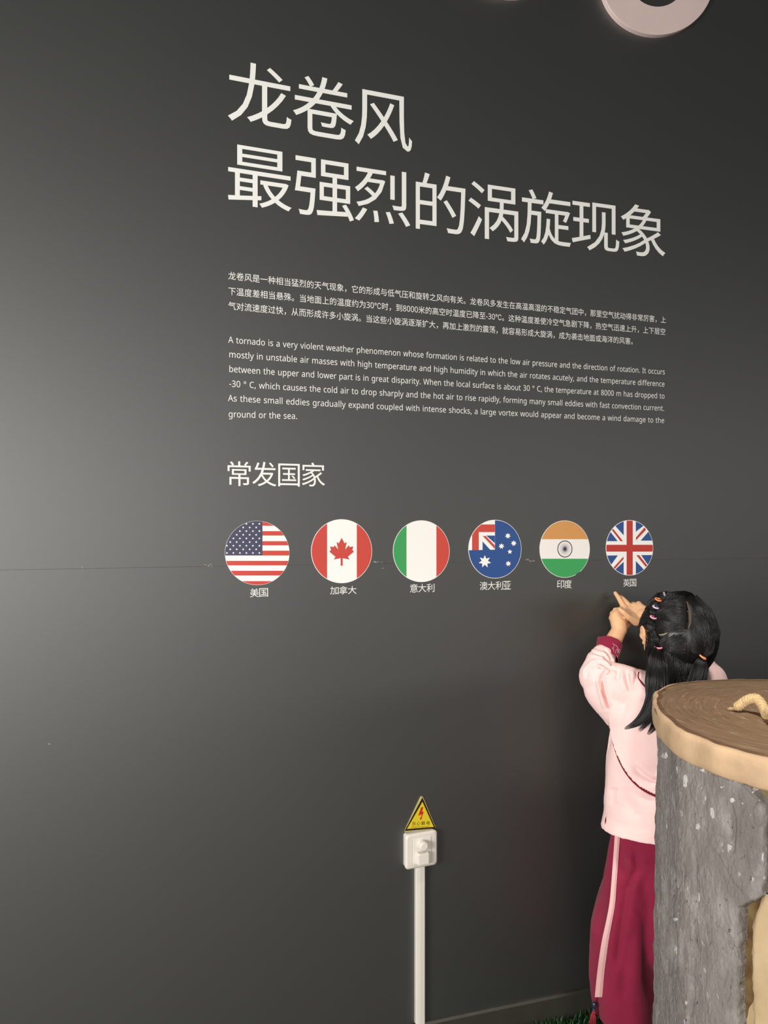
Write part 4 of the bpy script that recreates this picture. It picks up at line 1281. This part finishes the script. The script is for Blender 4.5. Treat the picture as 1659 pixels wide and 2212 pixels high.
mb = MB()
pl_ = [on(UB, q.x - 1.5, q.z + 2.0, .0016) for q in catmull([Vector((a, 0, b)) for a, b in ((1318, 1571), (1325, 1600), (1333, 1628), (1345, 1654), (1361, 1678), (1382, 1698), (1405, 1712), (1430, 1722))], 6)]
for _ in range(14):
    pl_ = [pl_[0]] + [pl_[i] * .5 + (pl_[i - 1] + pl_[i + 1]) * .25 for i in range(1, len(pl_) - 1)] + [pl_[-1]]
tube(mb, pl_, [.0006 + .0024 * min(1, i / len(pl_) * 1.3) for i in range(len(pl_))], 8); mb.build('fold_shade_line', M_mar2, tunic, smooth=True)  # maroon tube paints the deep shadow along the flap's fold
mb = MB(); pl_ = catmull([on(UB, *q, .0010) for q in ((1380, 1452), (1379, 1462), (1384, 1472), (1393, 1483), (1402, 1490))], 5)
tube(mb, pl_, .0018, 8); mb.build('collar_piping', M_mar2, tunic, smooth=True)
mb = MB(); pl_ = [on(UB, *q, .0006) for q in ((1309, 1764), (1308.5, 1772), (1307.5, 1780))]
tube(mb, pl_, [.0004, .0022, .0006], 8); mb.build('side_slit', M_mar2, tunic, smooth=True)

# --- turned-back cuffs
def cuff(c0, c1, r0, r1, ell_=1.0):
    c0, c1 = Vector(c0), Vector(c1); ax = (c1 - c0)
    q = ax.to_track_quat('Z', 'Y').to_matrix(); mb = MB(); n = 40
    L_ = ax.length
    prof = [(r0, 0), (r0 * .5 + r1 * .5, L_ * .5), (r1, L_ * .93), (r1 - .0006, L_), (r1 - .0026, L_), (r1 - .0032, L_ * .9), (r0 - .0035, L_ * .3)]
    for r, z in prof:
        for k in range(n):
            a = 2 * pi * k / n
            rr = r * (1 + .03 * sin(2 * a + 1) + .015 * sin(5 * a))
            tip = .016 * max(0, (q @ Vector((cos(a), sin(a), 0))).dot(CT)) ** 8 * (z / L_) ** 2 if CT is not None else 0
            mb.v.append(tuple(c0 + q @ Vector((rr * cos(a), rr * sin(a), z + tip))))
    for j in range(len(prof) - 1):
        for k in range(n):
            k2 = (k + 1) % n; mb.f.append((j * n + k, j * n + k2, (j + 1) * n + k2, (j + 1) * n + k)); mb.mi.append(0)
    return fix_normals(mb.build('cuff', M_mar, girl, smooth=True))


CT = Vector((-.86, .5, 0)).normalized()
cf = cuff(P(1309.5, 1421, 1.972), P(1317.5, 1389, 1.998), .0285, .0312)
CT = None
cuff(P(1484, 1419, 2.035), P(1452, 1386, 2.035), .030, .031)
dgm = [v.co for v in cf.data.vertices]
CB = BVHTree.FromPolygons([cf.matrix_basis @ v.co + Vector(girl.location) for v in cf.data.vertices], [tuple(p.vertices) for p in cf.data.polygons])
mb = MB()
EMB = [[(1323.5, 1389), (1325.5, 1392), (1329, 1393.5), (1332.5, 1396), (1335, 1401), (1336.5, 1406), (1336, 1410)], [(1327.5, 1394), (1325.5, 1398), (1325, 1402), (1326.5, 1405)], [(1322, 1399), (1324, 1401), (1325.5, 1400)],
       [(1326.5, 1404), (1325.5, 1408)], [(1331, 1404), (1332.5, 1402), (1334, 1404), (1335, 1408), (1333.5, 1411)], [(1331, 1404), (1330, 1409), (1328.5, 1411)], [(1337, 1402), (1339, 1404), (1338.5, 1409), (1336.5, 1412)], [(1331, 1414), (1334, 1417), (1333, 1420)], [(1336, 1415), (1338, 1414)]]
for q in EMB:
    pts = []
    for a in q:
        d = (P(a[0], a[1], 1.0) - Vector((0, 0, H))).normalized(); h = CB.ray_cast(Vector((0, 0, H)), d)
        if h[0] is not None: pts.append(h[0] - d * .0003)
    if len(pts) > 1: tube(mb, catmull(pts, 3), .00042, 6)
if mb.v: mb.build('embroidery', M_emb, cf, smooth=True)

# --- ribbon with bead and tassel
mb = MB()
RC = [(1334, 1798, 11), (1333, 1817, 11), (1330, 1860, 11), (1327, 1900, 11), (1323, 1950, 12), (1316, 1990, 12.5), (1308, 2030, 14), (1302, 2070, 15), (1297, 2110, 15), (1293, 2154, 15.5)]
ln = []
for px, py, w in RC:
    a = on(TB, px - w / 2, py, .0022); b = on(TB, px + w / 2, py, .0022)
    y = min(a.y, b.y, on(TB, px, py, .003).y)
    ln.append((P(px - w / 2, py, y), P(px + w * .1, py, y - .0012), P(px + w / 2, py, y)))
A_ = catmull([q[0] for q in ln], 4); B_ = catmull([q[1] for q in ln], 4); C_ = catmull([q[2] for q in ln], 4)
for i in range(len(A_)):
    for q in (A_[i], B_[i], C_[i]): mb.v.append(tuple(q))
    for q in (A_[i], B_[i], C_[i]): mb.v.append(tuple(q + Vector((0, .0016, 0))))
for i in range(len(A_) - 1):
    k = 6 * i
    for a, b in ((0, 1), (1, 2), (2, 5), (5, 4), (4, 3), (3, 0)):
        mb.f.append((k + a, k + b, k + 6 + b, k + 6 + a)); mb.mi.append(0)
e = 6 * (len(A_) - 1)
mb.f += [(0, 3, 4, 1), (1, 4, 5, 2), (e, e + 1, e + 4, e + 3), (e + 1, e + 2, e + 5, e + 4)]; mb.mi += [0] * 4
rib = fix_normals(mb.build('ribbon', M_rib, girl))
yb = on(TB, 1290, 2160, 0).y - .010
mb = MB(); tube(mb, [P(1291, 2154, yb + .004), P(1286, 2163, yb), P(1284, 2184, yb)], .0010, 6); mb.build('cord', M_mar2, rib)
mb = MB(); ell(mb, P(1284, 2171, yb), (.0062, .0062, .0085)); ell(mb, P(1284, 2181, yb), (.0046, .0046, .004)); mb.build('bead', mat('dark_blue_bead', (46, 52, 72), rough=0.15), rib, smooth=True)
random.seed(8)
mb = MB(); top_ = P(1284, 2184, yb)
for k in range(80):
    a = random.uniform(0, 2 * pi); r = sqrt(random.random()); l = random.uniform(.046, .056)
    d = Vector((cos(a) * r, sin(a) * r, 0))
    tube(mb, [top_ + d * .003, top_ + d * .006 + Vector((-.003, 0, -.012)), top_ + d * .0105 + Vector((-.004, 0, -l))], [.0012, .0010, .0006], 5)
tube(mb, [top_ + Vector((0, 0, .002)), top_ + Vector((-.001, 0, -.007))], [.0042, .0050], 10)
mb.build('tassel', mat('red_tassel', (150, 34, 44), rough=0.7), rib, smooth=True)

# --- socks and shoes
for s in (-1, 1):
    mb = MB(); x = TX + s * .066
    chain(mb, [Vector((x - s * .001, GY + .007, .155)), Vector((x, GY + .008, .07)), Vector((x, GY - .008, .036)), Vector((x + s * .003, GY + .05, .03))], [.040, .034, .031, .030], 20)
    mesh_obj('sock', remesh(mb, .004, 3), M_sock, girl)
    mb = MB(); chain(mb, [Vector((x, GY - .014, .030)), Vector((x + s * .004, GY + .05, .028)), Vector((x + s * .007, GY + .092, .025))], [.034, .036, .028], 20)
    loft(mb, [(x + s * .003, GY + .04, .0, .036, .092), (x + s * .003, GY + .04, .014, .037, .094)], 32)
    mm = remesh(mb, .004, 3)
    for v in mm.vertices:
        if v.co.z < .001: v.co.z = .001
    mesh_obj('shoe', mm, M_shoe, girl)

# --- hair
HR = (.0885, .0985, .1055)
HCC = HC + Vector((.0005, 0, -.001))


def hair_hit(px, py, k=1.0):
    """where the line of sight meets the outside of the hair, scaled by k"""
    o = Vector((0, 0, H)); d = (P(px, py, 1.0) - o).normalized()
    inv = RH_.transposed()
    oo = inv @ (o - HCC); dd = inv @ d
    r = [x * k for x in HR]
    a = sum((dd[i] / r[i]) ** 2 for i in range(3)); b = 2 * sum(oo[i] * dd[i] / r[i] ** 2 for i in range(3)); c = sum((oo[i] / r[i]) ** 2 for i in range(3)) - 1
    D = b * b - 4 * a * c
    if D < 0:
        t = -b / (2 * a); q = oo + dd * t
        s = sqrt(sum((q[i] / r[i]) ** 2 for i in range(3))); q = q / s
        return HCC + RH_ @ q
    return o + d * ((-b - sqrt(D)) / (2 * a))


def on_head(p, k=1.0):
    q = RH_.transposed() @ (p - HCC); s = sqrt(sum((q[i] / HR[i]) ** 2 for i in range(3)))
    return HCC + RH_ @ (q / s * k)


mb = MB(); n, m = 96, 64
for j in range(m + 1):
    t = -pi / 2 + pi * j / m
    for k in range(n):
        a = 2 * pi * k / n
        u = Vector((cos(t) * cos(a), cos(t) * sin(a), sin(t)))
        kf = 1.0 + .010 * fbm(Vector((u.x * 3, u.y * 3, u.z * 3)), 3) + .004 * sin(a * 60)* cos(t)
        front = u.y
        if front > .15 and u.z < .42: kf -= .30 * min(1, (front - .15) / .12) * min(1, (.42 - u.z) / .12)
        if abs(u.x) > .55 and -.62 < u.z < .18 and u.y > -.25: kf -= .22 * min(1, (u.y + .25) / .12)
        if u.z < -.72: kf -= .25 * min(1, (-.72 - u.z) / .1)
        q = Vector((u.x * HR[0], u.y * HR[1], u.z * HR[2])) * kf
        mb.v.append(tuple(HCC + RH_ @ q))
for j in range(m):
    for k in range(n):
        k2 = (k + 1) % n; mb.f.append((j * n + k, j * n + k2, (j + 1) * n + k2, (j + 1) * n + k)); mb.mi.append(0)
hair = mb.build('hair', M_hair, girl, smooth=True)

random.seed(21)


def lock(mb, p0, p1, bulge, k0=1.0, k1=1.0, r=.0016, seg=9):
    """a lock combed over the head between two places"""
    pts = []
    for i in range(seg + 1):
        u = i / seg; p = p0.lerp(p1, u)
        k = k0 + (k1 - k0) * u + bulge * sin(pi * u)
        pts.append(on_head(p, k))
    tube(mb, pts, [r * (.35 + .65 * sin(pi * (.12 + .8 * i / seg))) for i in range(seg + 1)], 6)


TIE_A, TIE_B, TIE_C, TIE_D, TIE_R = (1421, 1295), (1416, 1311), (1410.5, 1333), (1421.5, 1398.5), (1517, 1419)
mb = MB()
U = random.uniform
# upper left section, from the parting across to the ties
for q in range(620):
    u = random.random(); y0 = 1281 + 80 * u
    x0 = 1488 + U(-5, 1) - (8 * (1 - u) if u < .3 else 0)
    tgt = TIE_A if y0 < 1298 else (TIE_B if y0 < 1316 else TIE_C)
    if random.random() < .3: tgt = TIE_C
    p0 = hair_hit(x0, y0, .99); p1 = hair_hit(tgt[0] + U(1, 7), tgt[1] + U(-5, 4), 1.03)
    lock(mb, p0, p1, U(.0, .05), .992, 1.05, U(.0004, .0008))
# its lower edge, swept to the braid below the third tie
for q in range(420):
    u = random.random(); y0 = 1322 + 44 * u; x0 = 1488 + U(-6, 2) - (30 * random.random() if u > .8 else 0)
    p0 = hair_hit(x0, y0, .99); p1 = hair_hit(U(1408, 1417), U(1342, 1372), 1.02)
    lock(mb, p0, p1, U(.0, .035), .99, 1.03, U(.0004, .0008))
# in front of the ties, up from the temple
for q in range(330):
    y0 = U(1296, 1358); x0 = 1424 - (y0 - 1283) * .62 + U(-12, 7)
    p0 = hair_hit(x0, y0, .99); tgt = TIE_B if y0 < 1318 else TIE_C
    p1 = hair_hit(tgt[0] + U(-5, 2), tgt[1] + U(-3, 8), 1.03)
    lock(mb, p0, p1, U(0, .03), .995, 1.04, U(.0004, .0008))
# lower left section down to the lower tie
for q in range(700):
    u = random.random()
    x0 = 1424 + 68 * u; y0 = 1374 - 14 * u + U(0, 14) + max(0, (u - .6)) * 110 * random.random()
    p0 = hair_hit(x0, y0, .985); p1 = hair_hit(TIE_D[0] + U(-3, 10), TIE_D[1] + U(-6, 8), 1.02)
    lock(mb, p0, p1, U(.0, .03), .985, 1.04, U(.0004, .0008))
for q in range(220):
    x0 = U(1394, 1420); y0 = U(1350, 1392)
    p0 = hair_hit(x0, y0, .985); p1 = hair_hit(TIE_D[0] + U(-6, 2), TIE_D[1] + U(-4, 4), 1.02)
    lock(mb, p0, p1, U(.0, .02), .985, 1.03, U(.0004, .0008))
# right half
for q in range(1100):
    u = random.random(); y0 = 1281 + 125 * u
    x0 = 1490 + U(0, 5)
    if random.random() < .45: x0 = U(1495, 1548); y0 = U(1295, 1400)
    p0 = hair_hit(x0, y0, .985); p1 = hair_hit(TIE_R[0] + U(-8, 5) + 14 * (1 - u), TIE_R[1] + U(-8, 4) - 50 * (1 - u) * random.random(), 1.02)
    lock(mb, p0, p1, U(.0, .05), .985, 1.04, U(.0004, .0008))
# back of the head below the partings, falling to the nape
for q in range(700):
    x0 = U(1400, 1530); y0 = U(1366, 1402)
    p0 = hair_hit(x0, y0, .975); p1 = hair_hit(x0 * .9 + 146 + U(-5, 5), 1450, 1.0)
    lock(mb, p0, p1, U(.0, .025), .975, 1.0, U(.0004, .0009))
# loose strands at the crown
for q in range(90):
    x0 = U(1425, 1502); p0 = hair_hit(x0, 1281 + abs(x0 - 1470) * .1); p1 = hair_hit(x0 - U(12, 40), 1284 + U(0, 12), 1.04)
    lock(mb, p0, p1, U(.01, .05), 1.0, 1.05, U(.0004, .0008))
mb.build('combed_locks', M_hair, hair, smooth=True)


def bunch(mb, ctrl, widths, count, r, ends=None, flat=.5, k=8):
    path = catmull(ctrl, k); np_ = len(path)
    wid = []
    for i in range(np_):
        u = i / (np_ - 1) * (len(widths) - 1); j = min(len(widths) - 2, int(u)); wid.append(widths[j] + (widths[j + 1] - widths[j]) * (u - j))
    for q in range(count):
        a = random.uniform(0, 2 * pi); rr = sqrt(random.random()); stop = random.uniform(.80, 1.0); ph = random.uniform(-.5, .5)
        pts = []; n2 = max(4, int(np_ * stop))
        for i in range(n2):
            p = path[i]; t = (path[min(i + 1, np_ - 1)] - path[max(i - 1, 0)]).normalized()
            sx = t.cross(Vector((0, 1, 0))).normalized(); sy = sx.cross(t)
            w = wid[i]
            aa = a + ph * i / np_
            pts.append(p + sx * cos(aa) * rr * w + sy * sin(aa) * rr * w * flat)
        tube(mb, pts, [r * (1 if i < n2 * .6 else max(.12, 1 - (i - n2 * .6) / (n2 * .4))) for i in range(n2)], 5)


# bubbles of the braid between the ties
def hh(p, k=1.05): return hair_hit(p[0], p[1], k)


mb = MB()
bunch(mb, [hh((1424, 1287), 1.02), hh(TIE_A)], [.010, .0045], 110, .0006)
bunch(mb, [hh(TIE_A), hh((1419, 1303), 1.08), hh(TIE_B)], [.0045, .0085, .0045], 110, .0006)
bunch(mb, [hh(TIE_B), hh((1412, 1321), 1.09), hh(TIE_C)], [.0045, .0095, .0045], 130, .0006)
bunch(mb, [hh(TIE_C), hh((1407, 1350), 1.09), hh((1412, 1366), 1.05)], [.0045, .0095, .006], 130, .0006)
bunch(mb, [hh((1410, 1362), 1.05), hh((1415, 1380), 1.08), hh(TIE_D)], [.006, .0095, .0045], 130, .0006)
mb.build('bubble_braid', M_hair, hair, smooth=True)
mb = MB()
bunch(mb, [hh((1500, 1290), 1.02), hh((1528, 1318), 1.05), hh((1540, 1345), 1.04)], [.008, .010, .006], 120, .0007)
bunch(mb, [hh((1538, 1340), 1.04), hh((1547, 1368), 1.08), hh((1538, 1388), 1.05)], [.006, .011, .006], 120, .0007)
bunch(mb, [hh((1540, 1385), 1.05), hh((1532, 1405), 1.06), hh(TIE_R)], [.006, .010, .005], 120, .0007)
mb.build('bubble_braid', M_hair, hair, smooth=True)
# ponytails
d0 = hh(TIE_D)
mb = MB()
def back(px, py, lift): 
    q = on(UB, px, py, lift); return q
bunch(mb, [d0, P(1416, 1425, 1.772), P(1415, 1462, 1.750), P(1412, 1500, 1.746), P(1399, 1535, 1.748), P(1376, 1561, 1.754), P(1347, 1575, 1.764)], [.0045, .016, .019, .017, .014, .009, .002], 330, .0007, flat=.45)
bunch(mb, [d0, P(1414, 1430, 1.774), P(1410, 1475, 1.752), P(1408, 1520, 1.748), P(1398, 1556, 1.752), P(1378, 1581, 1.760)], [.0045, .016, .018, .013, .010, .003], 200, .0007, flat=.45)
bunch(mb, [d0, P(1424, 1430, 1.770), P(1426, 1475, 1.750), P(1424, 1525, 1.746), P(1415, 1565, 1.750), P(1398, 1588, 1.758)], [.0045, .017, .020, .014, .010, .002], 200, .0007, flat=.45)
bunch(mb, [d0, P(1428, 1440, 1.770), P(1432, 1500, 1.748), P(1432, 1560, 1.748), P(1424, 1605, 1.752)], [.0045, .016, .018, .012, .002], 120, .0007, flat=.45)
mb.build('ponytail', M_hair, hair, smooth=True)
r0 = hh(TIE_R)
mb = MB()
bunch(mb, [r0, P(1514, 1440, r0.y - .01), P(1505, 1475, 1.765), P(1500, 1520, 1.760), P(1504, 1565, 1.762)], [.0045, .018, .022, .018, .006], 260, .0008, flat=.45)
mb.build('ponytail', M_hair, hair, smooth=True)
mb = MB()
for q in range(520):
    x0 = U(1400, 1526); p0 = hair_hit(x0, U(1385, 1415), .965)
    e = P(x0 * .8 + 1460 * .2 + U(-8, 8), U(1464, 1490), 1.788 + U(-.012, .010))
    mid = P(x0 * .96 + 58.5 + U(-4, 4), 1434, p0.y * .5 + 1.795 * .5)
    tube(mb, catmull([p0, mid, e], 5), [.0009 * (1 - .06 * i) for i in range(11)], 5)
mb.build('nape_strands', M_hair, hair, smooth=True)
# partings
M_scalp = mat('scalp', (78, 64, 52), rough=0.6)
def strip(pts, w, m_):
    mb = MB()
    c = [hair_hit(x, y, 1.012) for x, y in pts]; c = catmull(c, 4)
    tube(mb, c, [(w * .22, w * (.3 + .7 * sin(pi * (i + .6) / (len(c) + .2)))) if abs(pts[0][0] - pts[-1][0]) > abs(pts[0][1] - pts[-1][1]) else (w * (.3 + .7 * sin(pi * (i + .6) / (len(c) + .2))), w * .22) for i in range(len(c))], 8)
    mb.build('parting', m_, hair, smooth=True)
strip([(1484, 1299), (1488, 1312), (1491, 1325), (1491, 1345), (1487, 1358)], .0036, M_scalp)
strip([(1423, 1371), (1432, 1370), (1440, 1366), (1446, 1363)], .0030, mat('pale_scalp', (150, 136, 112), rough=0.6))
# hair ties
for (x, y), col, nm, lab, r in ((TIE_A, (240, 140, 80), 'o', 'orange hair tie', .0058), (TIE_B, (206, 186, 214), 'l', 'lilac hair tie', .0060), (TIE_C, (238, 150, 172), 'p', 'pink hair tie', .0058), (TIE_D, (236, 140, 150), 'p2', 'pink hair tie at the ponytail', .0060), (TIE_R, (226, 140, 96), 'o2', 'orange hair tie of the other ponytail', .0062), ((1434, 1284), (150, 140, 146), 'g', 'grey hair tie', .0042)):
    c = hh((x, y), 1.075) + Vector((0, -.003, 0))
    ax = {'p2': Vector((0, -.1, 1)), 'o2': Vector((.5, -.2, .8))}.get(nm, Vector((.2, -.35, .9)) if nm != 'g' else Vector((1, -.2, .2))).normalized()
    R = ax.to_track_quat('Z', 'Y').to_matrix(); mb = MB()
    n, m = 28, 10
    for i in range(n):
        a = 2 * pi * i / n
        for j in range(m):
            b = 2 * pi * j / m; rr = r * 1.12 + .0021 * cos(b)
            mb.v.append(tuple(c + R @ Vector((rr * cos(a), rr * sin(a), .0021 * sin(b)))))
    for i in range(n):
        for j in range(m):
            mb.f.append((i * m + j, ((i + 1) % n) * m + j, ((i + 1) % n) * m + (j + 1) % m, i * m + (j + 1) % m)); mb.mi.append(0)
    o = mb.build('hair_tie', mat('hair_tie_' + nm, col, rough=0.6), hair, smooth=True); o['label'] = lab
